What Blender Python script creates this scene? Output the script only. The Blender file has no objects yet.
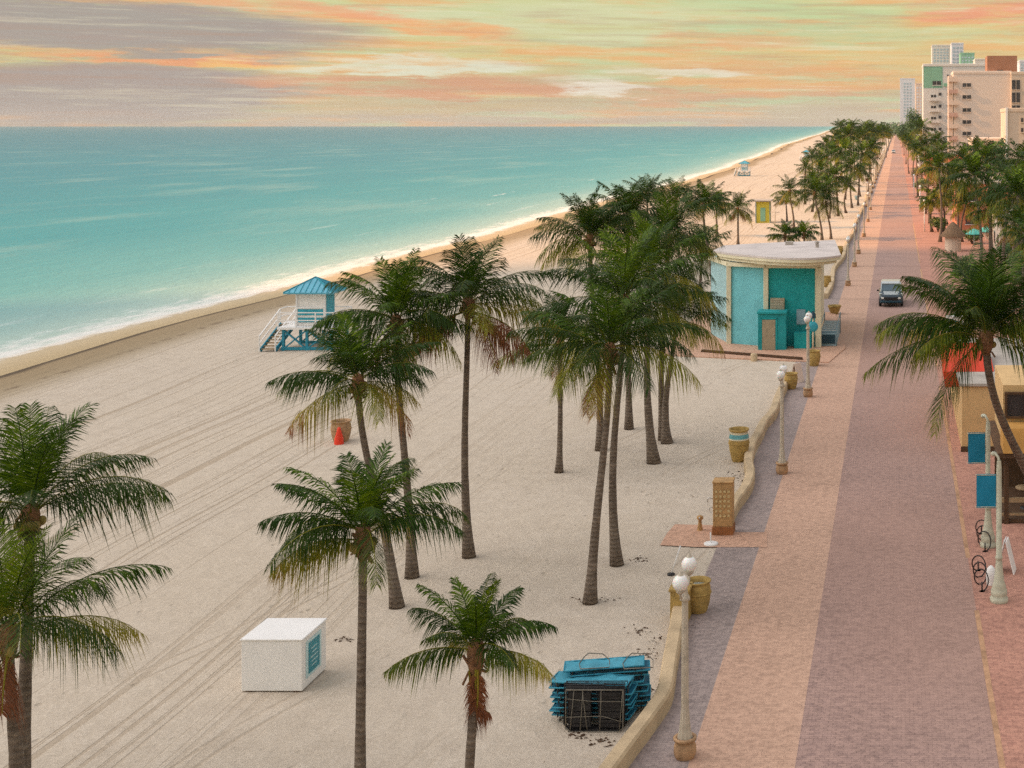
import bpy, math, random
from mathutils import Vector, Matrix

# ------------------------------------------------------------------ basics
F, VX, HZ, H = 1350.0, 897.0, 124.0, 14.0      # focal length (px), road direction, eye level, eye height (m)
EXPO = 0.0
sc = bpy.context.scene
COL = sc.collection
R = math.radians

def G(px, py, z=0.0):
    Y = F * (H - z) / (py - HZ)
    return Vector(((px - VX) * Y / F, Y, z))

def A(px, py, Y):
    return Vector(((px - VX) * Y / F, Y, H - (py - HZ) * Y / F))

def ppm(py):
    return (py - HZ) / H

# ------------------------------------------------------------------ materials
def srgb(r, g, b):
    f = lambda c: (c / 255.0) / 12.92 if c / 255.0 <= 0.04045 else (((c / 255.0) + 0.055) / 1.055) ** 2.4
    return (f(r), f(g), f(b), 1.0)

class NT:
    """tiny node tree writer"""
    def __init__(s, tree):
        s.t = tree
    def n(s, typ, **kw):
        nd = s.t.nodes.new(typ)
        for k, v in kw.items():
            setattr(nd, k, v)
        return nd
    def put(s, sock, v):
        if v is None:
            return
        if isinstance(v, bpy.types.NodeSocket):
            s.t.links.new(v, sock)
        else:
            sock.default_value = v
    def math(s, op, a, b=None, c=None, clamp=False):
        nd = s.n('ShaderNodeMath', operation=op, use_clamp=clamp)
        s.put(nd.inputs[0], a); s.put(nd.inputs[1], b)
        if c is not None: s.put(nd.inputs[2], c)
        return nd.outputs[0]
    def mix(s, fac, a, b, blend='MIX'):
        nd = s.n('ShaderNodeMix', data_type='RGBA', blend_type=blend)
        s.put(nd.inputs[0], fac); s.put(nd.inputs[6], a); s.put(nd.inputs[7], b)
        return nd.outputs[2]
    def ramp(s, fac, stops, interp='LINEAR'):
        nd = s.n('ShaderNodeValToRGB')
        cr = nd.color_ramp; cr.interpolation = interp
        while len(cr.elements) > 1: cr.elements.remove(cr.elements[-1])
        cr.elements[0].position = stops[0][0]; cr.elements[0].color = stops[0][1]
        for p, c in stops[1:]:
            e = cr.elements.new(p); e.color = c
        s.put(nd.inputs[0], fac)
        return nd.outputs[0]
    def maprange(s, v, a, b, c=0.0, d=1.0, interp='SMOOTHSTEP'):
        nd = s.n('ShaderNodeMapRange', interpolation_type=interp, clamp=True)
        s.put(nd.inputs[0], v)
        for i, x in enumerate((a, b, c, d)): nd.inputs[1 + i].default_value = x
        return nd.outputs[0]
    def noise(s, vec, scale, detail=4.0, rough=0.55, dist=0.0):
        nd = s.n('ShaderNodeTexNoise')
        if vec is not None: s.put(nd.inputs['Vector'], vec)
        nd.inputs['Scale'].default_value = scale; nd.inputs['Detail'].default_value = detail
        nd.inputs['Roughness'].default_value = rough; nd.inputs['Distortion'].default_value = dist
        return nd.outputs[0]
    def xyz(s, x, y, z):
        nd = s.n('ShaderNodeCombineXYZ')
        for i, v in enumerate((x, y, z)): s.put(nd.inputs[i], v)
        return nd.outputs[0]
    def sep(s, v):
        nd = s.n('ShaderNodeSeparateXYZ'); s.put(nd.inputs[0], v)
        return nd.outputs
    def bump(s, h, strength, dist, normal=None):
        nd = s.n('ShaderNodeBump'); s.put(nd.inputs['Height'], h)
        nd.inputs['Strength'].default_value = strength; nd.inputs['Distance'].default_value = dist
        if normal is not None: s.put(nd.inputs['Normal'], normal)
        return nd.outputs[0]

def newmat(name):
    m = bpy.data.materials.new(name); m.use_nodes = True
    nt = NT(m.node_tree); bsdf = m.node_tree.nodes['Principled BSDF']
    return m, nt, bsdf

def mat(name, col, rough=0.7, var=0.18, scale=3.0, bump=0.15, bdist=0.01, metal=0.0, spec=0.3, stripes=None, coat=0.0):
    """painted / plastered surface with blotches, grime and fine relief. stripes = (axis, period, depth)"""
    m, nt, b = newmat(name)
    co = nt.n('ShaderNodeTexCoord').outputs['Object']
    n1 = nt.noise(co, scale, 5.0, 0.6)
    n2 = nt.noise(co, scale * 9.0, 3.0, 0.6)
    c = tuple(col[:3]) + (1.0,)
    dark = tuple(x * (1.0 - var * 1.6) for x in col[:3]) + (1.0,)
    lite = tuple(min(1.0, x * (1.0 + var)) for x in col[:3]) + (1.0,)
    base = nt.ramp(n1, [(0.25, dark), (0.5, c), (0.78, lite)])
    base = nt.mix(nt.maprange(n2, 0.35, 0.75, 0.0, min(0.5, var * 1.5)), base, dark)
    nt.put(b.inputs['Base Color'], base)
    h = nt.math('ADD', n1, nt.math('MULTIPLY', n2, 0.5))
    if stripes:
        ax, per, dep = stripes
        v = nt.sep(co)[ax]
        fr = nt.math('FRACT', nt.math('DIVIDE', v, per))
        g = nt.maprange(fr, 0.0, 0.12, 0.0, 1.0)
        h = nt.math('ADD', nt.math('MULTIPLY', h, 0.3), nt.math('MULTIPLY', g, dep))
    nt.put(b.inputs['Normal'], nt.bump(h, max(bump, 0.3 if stripes else bump), bdist))
    nt.put(b.inputs['Roughness'], nt.maprange(n2, 0.2, 0.8, max(0.02, rough - 0.12), min(1.0, rough + 0.12)))
    b.inputs['Metallic'].default_value = metal
    b.inputs['Specular IOR Level'].default_value = spec
    if coat: b.inputs['Coat Weight'].default_value = coat
    return m

M = {}
def setup_materials():
    M['wall_cream'] = mat('wall_cream', (0.54, 0.41, 0.26), 0.85, 0.22, 1.2, 0.35, 0.02)
    M['terracotta'] = mat('terracotta', (0.44, 0.27, 0.15), 0.8, 0.3, 4.0, 0.3, 0.01)
    M['ochre_clay'] = mat('ochre_clay', (0.42, 0.28, 0.09), 0.75, 0.3, 4.0, 0.3, 0.01)
    M['pot_inside'] = mat('pot_inside', (0.09, 0.07, 0.05), 0.95)
    M['bag'] = mat('bag', (0.30, 0.33, 0.30), 0.35, 0.3, 9.0, 0.6, 0.03)
    M['blue_band'] = mat('blue_band', (0.12, 0.33, 0.36), 0.6)
    M['cream_band'] = mat('cream_band', (0.62, 0.56, 0.42), 0.6)
    M['lamp_metal'] = mat('lamp_metal', (0.50, 0.44, 0.36), 0.55, 0.2, 6.0, 0.2)
    M['lamp_pale'] = mat('lamp_pale', (0.50, 0.50, 0.40), 0.55, 0.22, 6.0, 0.2)
    g, nt, b = newmat('opal_globe')
    b.inputs['Base Color'].default_value = (0.80, 0.79, 0.78, 1); b.inputs['Roughness'].default_value = 0.18
    b.inputs['Subsurface Weight'].default_value = 0.2; M['opal'] = g
    M['white_paint'] = mat('white_paint', (0.80, 0.79, 0.79), 0.55, 0.03, 2.0, 0.1)
    M['white_wall'] = mat('white_wall', (0.82, 0.80, 0.78), 0.75, 0.1, 2.0, 0.15, stripes=(0, 0.22, 1.0))
    M['turq_roof'] = mat('turq_roof', (0.10, 0.38, 0.52), 0.4, 0.14, 2.0, 0.12, metal=0.1, spec=0.4)
    M['turq_paint'] = mat('turq_paint', (0.04, 0.34, 0.44), 0.5, 0.18, 3.0, 0.15)
    M['blue_wood'] = mat('blue_wood', (0.03, 0.26, 0.38), 0.6, 0.25, 3.0, 0.2)
    M['teal_dark'] = mat('teal_dark', (0.010, 0.33, 0.35), 0.6, 0.14, 1.5, 0.12)
    M['teal_annex'] = mat('teal_annex', (0.015, 0.30, 0.33), 0.6, 0.16, 1.5, 0.12)
    M['teal_light'] = mat('teal_light', (0.16, 0.50, 0.57), 0.6, 0.12, 1.2, 0.3, 0.01, stripes=(2, 0.3, 0.6))
    M['pale_blue'] = mat('pale_blue', (0.30, 0.48, 0.52), 0.65, 0.1, 1.2, 0.3, 0.01, stripes=(2, 0.25, 1.0))
    M['cream_trim'] = mat('cream_trim', (0.68, 0.63, 0.46), 0.7, 0.1, 2.0, 0.1)
    M['roof_membrane'] = mat('roof_membrane', (0.60, 0.54, 0.52), 0.85, 0.16, 0.5, 0.3, 0.02)
    M['tan_metal'] = mat('tan_metal', (0.34, 0.29, 0.20), 0.6, 0.15, 4.0, 0.15)
    M['grey_blue'] = mat('grey_blue', (0.22, 0.34, 0.40), 0.6, 0.15, 3.0, 0.2)
    M['navy_dark'] = mat('navy_dark', (0.012, 0.05, 0.075), 0.35, 0.2)
    M['black_metal'] = mat('black_metal', (0.022, 0.02, 0.022), 0.45, 0.3, 8.0, 0.1)
    M['grey_wire'] = mat('grey_wire', (0.20, 0.18, 0.15), 0.5, 0.3, 8.0, 0.1)
    M['sling_blue'] = mat('sling_blue', (0.018, 0.18, 0.29), 0.55, 0.3, 5.0, 0.35, 0.01)
    M['sling_pale'] = mat('sling_pale', (0.07, 0.33, 0.45), 0.5, 0.25, 5.0, 0.35, 0.01)
    M['sign_teal'] = mat('sign_teal', (0.015, 0.24, 0.32), 0.4, 0.12, 3.0)
    M['sign_panel'] = mat('sign_panel', (0.50, 0.68, 0.72), 0.5, 0.06)
    M['banner'] = mat('banner', (0.006, 0.19, 0.33), 0.55, 0.08, 2.0)
    M['orange_wall'] = mat('orange_wall', (0.64, 0.43, 0.21), 0.8, 0.12, 1.2, 0.2)
    M['orange_deep'] = mat('orange_deep', (0.55, 0.29, 0.08), 0.75, 0.14, 1.5, 0.2)
    M['red_canvas'] = mat('red_canvas', (0.62, 0.05, 0.02), 0.75, 0.12, 2.0, 0.2)
    M['brown_wood'] = mat('brown_wood', (0.10, 0.055, 0.03), 0.7, 0.3, 3.0, 0.3)
    M['pale_wood'] = mat('pale_wood', (0.34, 0.24, 0.14), 0.7, 0.2, 3.0, 0.2)
    M['dark_glass'] = mat('dark_glass', (0.02, 0.025, 0.03), 0.15, 0.3, 3.0, 0.05, spec=0.6)
    M['far_glass'] = mat('far_glass', (0.05, 0.05, 0.06), 0.25, 0.3, 0.5, 0.05, spec=0.5)
    M['shower_brick'] = mat('shower_brick', (0.48, 0.29, 0.13), 0.8, 0.25, 4.0, 0.3)
    M['shower_base'] = mat('shower_base', (0.30, 0.12, 0.045), 0.8, 0.25, 4.0, 0.3)
    M['tile'] = mat('tile', (0.60, 0.46, 0.24), 0.5, 0.2, 9.0)
    M['chrome'] = mat('chrome', (0.55, 0.55, 0.55), 0.3, 0.1, 4.0, 0.05, metal=0.9)
    M['thatch'] = mat('thatch', (0.22, 0.14, 0.085), 0.95, 0.35, 6.0, 0.9, 0.05)
    M['car_body'] = mat('car_body', (0.012, 0.035, 0.06), 0.3, 0.1, 2.0, 0.02, spec=0.5, coat=0.6)
    M['car_silver'] = mat('car_silver', (0.42, 0.46, 0.48), 0.35, 0.08, 2.0, 0.02, spec=0.5, coat=0.5)
    M['car_white'] = mat('car_white', (0.72, 0.72, 0.70), 0.35, 0.06, 2.0, 0.02, spec=0.5, coat=0.4)
    M['car_glass'] = mat('car_glass', (0.06, 0.10, 0.13), 0.1, 0.15, 3.0, 0.02, spec=0.9)
    M['rubber'] = mat('rubber', (0.02, 0.02, 0.02), 0.9)
    M['headlight'] = mat('headlight', (0.85, 0.85, 0.82), 0.1, 0.03, 2.0, 0.0, spec=0.8)
    M['cone_red'] = mat('cone_red', (0.75, 0.05, 0.02), 0.5, 0.1)
    M['yellow_wall'] = mat('yellow_wall', (0.55, 0.48, 0.06), 0.7, 0.14, 1.0)
    M['green_stucco'] = mat('green_stucco', (0.22, 0.44, 0.33), 0.8, 0.1, 0.2, 0.1)
    M['far_white'] = mat('far_white', (0.62, 0.62, 0.61), 0.8, 0.08, 0.15, 0.1)
    M['pink_stucco'] = mat('pink_stucco', (0.68, 0.59, 0.53), 0.85, 0.03, 0.12, 0.1)
    M['pink_light'] = mat('pink_light', (0.68, 0.55, 0.47), 0.85, 0.07, 0.2, 0.1)
    M['brown_stucco'] = mat('brown_stucco', (0.33, 0.17, 0.11), 0.85, 0.1, 0.2, 0.1)
    M['beige_stucco'] = mat('beige_stucco', (0.60, 0.50, 0.41), 0.85, 0.1, 0.2, 0.1)
    M['tower_grey'] = mat('tower_grey', (0.62, 0.67, 0.76), 0.7, 0.06, 0.1, 0.1)  # far haze is put into this grey-blue and into tower_glass
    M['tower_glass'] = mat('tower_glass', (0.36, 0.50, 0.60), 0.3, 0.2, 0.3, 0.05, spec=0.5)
    M['salmon'] = mat('salmon', (0.58, 0.22, 0.13), 0.85, 0.12, 0.4, 0.1)
    M['railing_pink'] = mat('railing_pink', (0.55, 0.36, 0.30), 0.85, 0.12, 0.4, 0.1)
    M['teal_canvas'] = mat('teal_canvas', (0.10, 0.50, 0.46), 0.7, 0.1, 1.0)
    M['lino_grey'] = mat('roof_gravel', (0.42, 0.38, 0.34), 0.95, 0.2, 1.0, 0.3)

    # palm bark with leaf-scar rings
    m, nt, b = newmat('palm_bark')
    co = nt.n('ShaderNodeTexCoord').outputs['Object']; x, y, z = nt.sep(co)[:3]
    n1 = nt.noise(co, 5.0, 5.0, 0.65)
    ring = nt.math('SINE', nt.math('ADD', nt.math('MULTIPLY', z, 46.0), nt.math('MULTIPLY', n1, 9.0)))
    nt.put(b.inputs['Base Color'], nt.mix(nt.maprange(ring, -0.9, 0.6, 0.35, 0.0),
           nt.ramp(n1, [(0.25, (0.085, 0.062, 0.046, 1)), (0.5, (0.17, 0.13, 0.10, 1)), (0.8, (0.30, 0.24, 0.19, 1))]), (0.055, 0.038, 0.03, 1)))
    nt.put(b.inputs['Normal'], nt.bump(nt.math('ADD', ring, n1), 0.6, 0.02))
    b.inputs['Roughness'].default_value = 0.9
    M['bark'] = m
    M['fibre'] = mat('palm_fibre', (0.24, 0.12, 0.06), 0.95, 0.45, 8.0, 0.9, 0.03)
    M['coconut'] = mat('coconut', (0.30, 0.22, 0.06), 0.6, 0.3, 8.0)

    # foliage: 'age' runs fresh green to dry brown, highlights and shade painted into greens
    m, nt, b = newmat('palm_leaf')
    at = nt.n('ShaderNodeAttribute', attribute_name='age').outputs['Fac']
    co = nt.n('ShaderNodeTexCoord').outputs['Object']
    n1 = nt.noise(co, 7.0, 3.0, 0.6)
    oi = nt.n('ShaderNodeObjectInfo').outputs['Random']
    a2 = nt.math('ADD', at, nt.math('ADD', nt.math('MULTIPLY', nt.math('SUBTRACT', n1, 0.5), 0.22), nt.math('MULTIPLY', nt.math('SUBTRACT', oi, 0.5), 0.10)), clamp=True)
    colr = nt.ramp(a2, [(0.0, (0.20, 0.28, 0.012, 1)), (0.11, (0.070, 0.130, 0.008, 1)), (0.22, (0.017, 0.046, 0.005, 1)), (0.36, (0.030, 0.056, 0.006, 1)), (0.44, (0.090, 0.120, 0.010, 1)),
                        (0.56, (0.22, 0.21, 0.018, 1)), (0.74, (0.32, 0.24, 0.04, 1)), (0.86, (0.26, 0.10, 0.045, 1)), (1.0, (0.20, 0.075, 0.04, 1))])
    nt.put(b.inputs['Base Color'], colr)
    b.inputs['Roughness'].default_value = 0.38; b.inputs['Specular IOR Level'].default_value = 0.11
    tr = nt.n('ShaderNodeBsdfTranslucent'); nt.put(tr.inputs[0], nt.mix(1.0, colr, (1.3, 1.35, 0.6, 1), 'MULTIPLY'))
    mx = nt.n('ShaderNodeMixShader'); mx.inputs[0].default_value = 0.14
    out = [n for n in m.node_tree.nodes if n.type == 'OUTPUT_MATERIAL'][0]
    nt.t.links.new(b.outputs[0], mx.inputs[1]); nt.t.links.new(tr.outputs[0], mx.inputs[2]); nt.t.links.new(mx.outputs[0], out.inputs[0])
    M['leaf'] = m

    # broad leaves of bushes and trees
    m, nt, b = newmat('bush_leaf')
    at = nt.n('ShaderNodeAttribute', attribute_name='age').outputs['Fac']
    nt.put(b.inputs['Base Color'], nt.ramp(at, [(0.0, (0.022, 0.065, 0.018, 1)), (0.5, (0.06, 0.125, 0.028, 1)), (1.0, (0.20, 0.22, 0.045, 1))]))
    b.inputs['Roughness'].default_value = 0.6
    M['bush'] = m

# ------------------------------------------------------------------ mesh builder
class MB:
    def __init__(s):
        s.v = []; s.f = []; s.mi = []; s.sm = []; s.age = []
    def add(s, vs, fs, mi=0, smooth=False, age=None):
        o = len(s.v)
        s.v.extend([tuple(p) for p in vs])
        s.f.extend([tuple(i + o for i in f) for f in fs])
        s.mi.extend([mi] * len(fs)); s.sm.extend([smooth] * len(fs))
        if age is not None: s.age.extend(age if isinstance(age, list) else [age] * len(vs))
        else: s.age.extend([0.0] * len(vs))
        return s
    def box(s, c, d, mi=0, rz=0.0, mtx=None, bev=0.0):
        x, y, z = (k / 2.0 for k in d)
        if bev > 0:
            b = min(bev, x * .9, y * .9, z * .9)
            pts = []
            # chamfered box: three rings of corner points
            for sx in (-1, 1):
                for sy in (-1, 1):
                    for sz in (-1, 1):
                        pts += [(sx * x, sy * (y - b), sz * (z - b)), (sx * (x - b), sy * y, sz * (z - b)), (sx * (x - b), sy * (y - b), sz * z)]
            idx = {}
            k = 0
            for sx in (-1, 1):
                for sy in (-1, 1):
                    for sz in (-1, 1):
                        idx[(sx, sy, sz)] = (k, k + 1, k + 2); k += 3
            fs = []
            I = lambda a, bb, cc, w: idx[(a, bb, cc)][w]
            for sg in (-1, 1):
                fx = [I(sg, -1, -1, 0), I(sg, 1, -1, 0), I(sg, 1, 1, 0), I(sg, -1, 1, 0)]
                fy = [I(-1, sg, -1, 1), I(-1, sg, 1, 1), I(1, sg, 1, 1), I(1, sg, -1, 1)]
                fz = [I(-1, -1, sg, 2), I(1, -1, sg, 2), I(1, 1, sg, 2), I(-1, 1, sg, 2)]
                for q in (fx, fy, fz): fs.append(q if sg > 0 else q[::-1])
            for a in (-1, 1):
                for bb in (-1, 1):
                    e1 = [I(a, bb, -1, 0), I(a, bb, 1, 0), I(a, bb, 1, 1), I(a, bb, -1, 1)]
                    e2 = [I(-1, a, bb, 1), I(1, a, bb, 1), I(1, a, bb, 2), I(-1, a, bb, 2)]
                    e3 = [I(a, -1, bb, 0), I(a, 1, bb, 0), I(a, 1, bb, 2), I(a, -1, bb, 2)]
                    fs += [e1 if a * bb < 0 else e1[::-1], e2 if a * bb > 0 else e2[::-1], e3 if a * bb > 0 else e3[::-1]]
                    for cc in (-1, 1):
                        t = [I(a, bb, cc, 0), I(a, bb, cc, 1), I(a, bb, cc, 2)]
                        fs.append(t if a * bb * cc > 0 else t[::-1])
        else:
            pts = [(sx * x, sy * y, sz * z) for sx in (-1, 1) for sy in (-1, 1) for sz in (-1, 1)]
            fs = [(0, 1, 3, 2), (4, 6, 7, 5), (0, 4, 5, 1), (2, 3, 7, 6), (0, 2, 6, 4), (1, 5, 7, 3)]
        m = mtx or Matrix.Rotation(rz, 4, 'Z')
        cc = Vector(c)
        return s.add([m @ Vector(p) + cc for p in pts], fs, mi)
    def bar(s, a, b, w, h=None, mi=0, up=(0, 0, 1)):
        a, b = Vector(a), Vector(b); h = h or w
        t = (b - a).normalized(); u = Vector(up)
        if abs(t.dot(u)) > .98: u = Vector((0, 1, 0))
        sd = t.cross(u).normalized(); u = sd.cross(t)
        vs = [p + sd * i * w / 2 + u * j * h / 2 for p in (a, b) for i, j in ((-1, -1), (1, -1), (1, 1), (-1, 1))]
        return s.add(vs, [(0, 1, 2, 3)[::-1], (4, 5, 6, 7), (0, 1, 5, 4), (1, 2, 6, 5), (2, 3, 7, 6), (3, 0, 4, 7)], mi)
    def tube(s, pts, rad, n=8, mi=0, cap=True, smooth=True, age=None, closed=False):
        pts = [Vector(p) for p in pts]
        rs = rad if isinstance(rad, (list, tuple)) else [rad] * len(pts)
        vs = []; fs = []
        prev = None
        for i, p in enumerate(pts):
            if closed: t = (pts[(i + 1) % len(pts)] - pts[i - 1])
            else: t = (pts[min(i + 1, len(pts) - 1)] - pts[max(i - 1, 0)])
            t.normalize()
            if prev is None:
                u = Vector((1, 0, 0)) if abs(t.x) < .8 else Vector((0, 1, 0))
            else: u = prev
            u = (u - t * u.dot(t)).normalized(); prev = u
            w = t.cross(u)
            for k in range(n):
                a = 2 * math.pi * k / n
                vs.append(p + (u * math.cos(a) + w * math.sin(a)) * rs[i])
        m = len(pts)
        for i in range(m if closed else m - 1):
            j = (i + 1) % m
            for k in range(n):
                fs.append((i * n + k, i * n + (k + 1) % n, j * n + (k + 1) % n, j * n + k))
        if cap and not closed:
            fs.append(tuple(range(n))[::-1]); fs.append(tuple((m - 1) * n + k for k in range(n)))
        return s.add(vs, fs, mi, smooth, age)
    def lathe(s, prof, c=(0, 0, 0), n=20, mi=0, smooth=True, flute=0.0, bands=None):
        vs = []; fs = []; o = Vector(c)
        for (r, z) in prof:
            for k in range(n):
                a = 2 * math.pi * k / n
                rr = r * (1 - (flute if k % 2 else 0))
                vs.append(o + Vector((rr * math.cos(a), rr * math.sin(a), z)))
        st = len(s.v)
        s.add(vs, [], mi)
        for i in range(len(prof) - 1):
            for k in range(n):
                s.f.append(tuple(st + q for q in (i * n + k, i * n + (k + 1) % n, (i + 1) * n + (k + 1) % n, (i + 1) * n + k)))
                s.mi.append(bands[i] if bands else mi); s.sm.append(smooth)
        return s
    def quad(s, a, b, c, d, mi=0):
        return s.add([a, b, c, d], [(0, 1, 2, 3)], mi)
    def slab(s, pts, z0, z1, mi=0, mtop=None):
        """vertical prism over a ccw outline"""
        n = len(pts)
        vs = [(p[0], p[1], z0) for p in pts] + [(p[0], p[1], z1) for p in pts]
        s.add(vs, [tuple(range(n))[::-1]] + [(i, (i + 1) % n, n + (i + 1) % n, n + i) for i in range(n)], mi)
        o = len(s.v) - 2 * n
        s.f.append(tuple(o + n + i for i in range(n))); s.mi.append(mi if mtop is None else mtop); s.sm.append(False)
        return s
    def build(s, name, mats, parent=None, loc=None):
        me = bpy.data.meshes.new(name)
        me.from_pydata(s.v, [], s.f); me.update()
        for m in (mats if isinstance(mats, (list, tuple)) else [mats]): me.materials.append(m)
        me.polygons.foreach_set('material_index', s.mi)
        me.polygons.foreach_set('use_smooth', s.sm)
        if any(s.age):
            at = me.attributes.new('age', 'FLOAT', 'POINT'); at.data.foreach_set('value', s.age)
        o = bpy.data.objects.new(name, me); COL.objects.link(o)
        if parent: o.parent = parent
        if loc is not None: o.location = loc
        return o

def sphere(mb, c, r, n=14, m=9, mi=0, sz=1.0):
    prof = [(max(1e-4, r * math.sin(math.pi * i / m)), -r * sz * math.cos(math.pi * i / m)) for i in range(m + 1)]
    return mb.lathe(prof, c, n, mi)

def tag(o, label=None, cat=None, group=None, kind=None):
    if label: o['label'] = label
    if cat: o['category'] = cat
    if group: o['group'] = group
    if kind: o['kind'] = kind
    return o

def thing(name, label, cat, loc=(0, 0, 0), rz=0.0, group=None, scale=1.0):
    o = bpy.data.objects.new(name, None); COL.objects.link(o)
    o.location = loc; o.rotation_euler = (0, 0, rz); o.empty_display_size = 0.3
    if scale != 1.0: o.scale = (scale,) * 3
    return tag(o, label, cat, group)

def copy_tree(o, label=None, loc=None, rz=None, group=None, scale=None, parent=None):
    kids = [k for k in KIDS.get(o.name, [])] if o.name in KIDS else [k for k in bpy.data.objects if k.parent == o]
    KIDS[o.name] = kids
    c = o.copy(); COL.objects.link(c)
    if parent: c.parent = parent
    if label: c['label'] = label
    if group: c['group'] = group
    if loc is not None: c.location = loc
    if rz is not None: c.rotation_euler = (0, 0, rz)
    if scale is not None: c.scale = scale if isinstance(scale, tuple) else (scale,) * 3
    for k in kids: copy_tree(k, parent=c)
    return c
KIDS = {}

def catmull(pts, sub=6):
    out = []
    P = [Vector(p) for p in pts]
    for i in range(len(P) - 1):
        p0, p1, p2, p3 = P[max(i - 1, 0)], P[i], P[i + 1], P[min(i + 2, len(P) - 1)]
        for k in range(sub):
            t = k / sub
            out.append(0.5 * ((2 * p1) + (p2 - p0) * t + (2 * p0 - 5 * p1 + 4 * p2 - p3) * t * t + (3 * p1 - p0 - 3 * p2 + p3) * t ** 3))
    out.append(P[-1]); return out

# ------------------------------------------------------------------ the ground, the sea, the walk
SHORE = [(-60, -55), (380, -55.5), (600, -63), (1000, -82), (1700, -104), (3000, -150), (8200, -330)]
def shore(Y):
    for (a, xa), (b, xb) in zip(SHORE, SHORE[1:]):
        if Y <= b:
            t = (Y - a) / (b - a); t = t * t * (3 - 2 * t) * .4 + t * .6
            return xa + (xb - xa) * t + .55 * math.sin(Y * .045) + .35 * math.sin(Y * .11 + 1)
    return SHORE[-1][1]

def yrows(a, b):
    ys = [a]; s = 3.0
    while ys[-1] < b:
        ys.append(ys[-1] + max(3.0, abs(ys[-1]) * .03))
    ys[-1] = b
    return ys

def sheet(name, cols, ys, zf, mat_, attr=True):
    """cols: function Y -> list of (x, t); zf(x, t, Y)"""
    vs, fs, ts = [], [], []
    nc = None
    for Y in ys:
        row = cols(Y); nc = len(row)
        for x, t in row:
            vs.append((x, Y, zf(x, t, Y))); ts.append(t)
    for i in range(len(ys) - 1):
        for k in range(nc - 1):
            fs.append((i * nc + k, i * nc + k + 1, (i + 1) * nc + k + 1, (i + 1) * nc + k))
    me = bpy.data.meshes.new(name); me.from_pydata(vs, [], fs); me.update()
    me.polygons.foreach_set('use_smooth', [True] * len(fs))
    if attr:
        at = me.attributes.new('t', 'FLOAT', 'POINT'); at.data.foreach_set('value', ts)
    me.materials.append(mat_)
    o = bpy.data.objects.new(name, me); COL.objects.link(o); tag(o, kind='structure')
    return o

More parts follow.
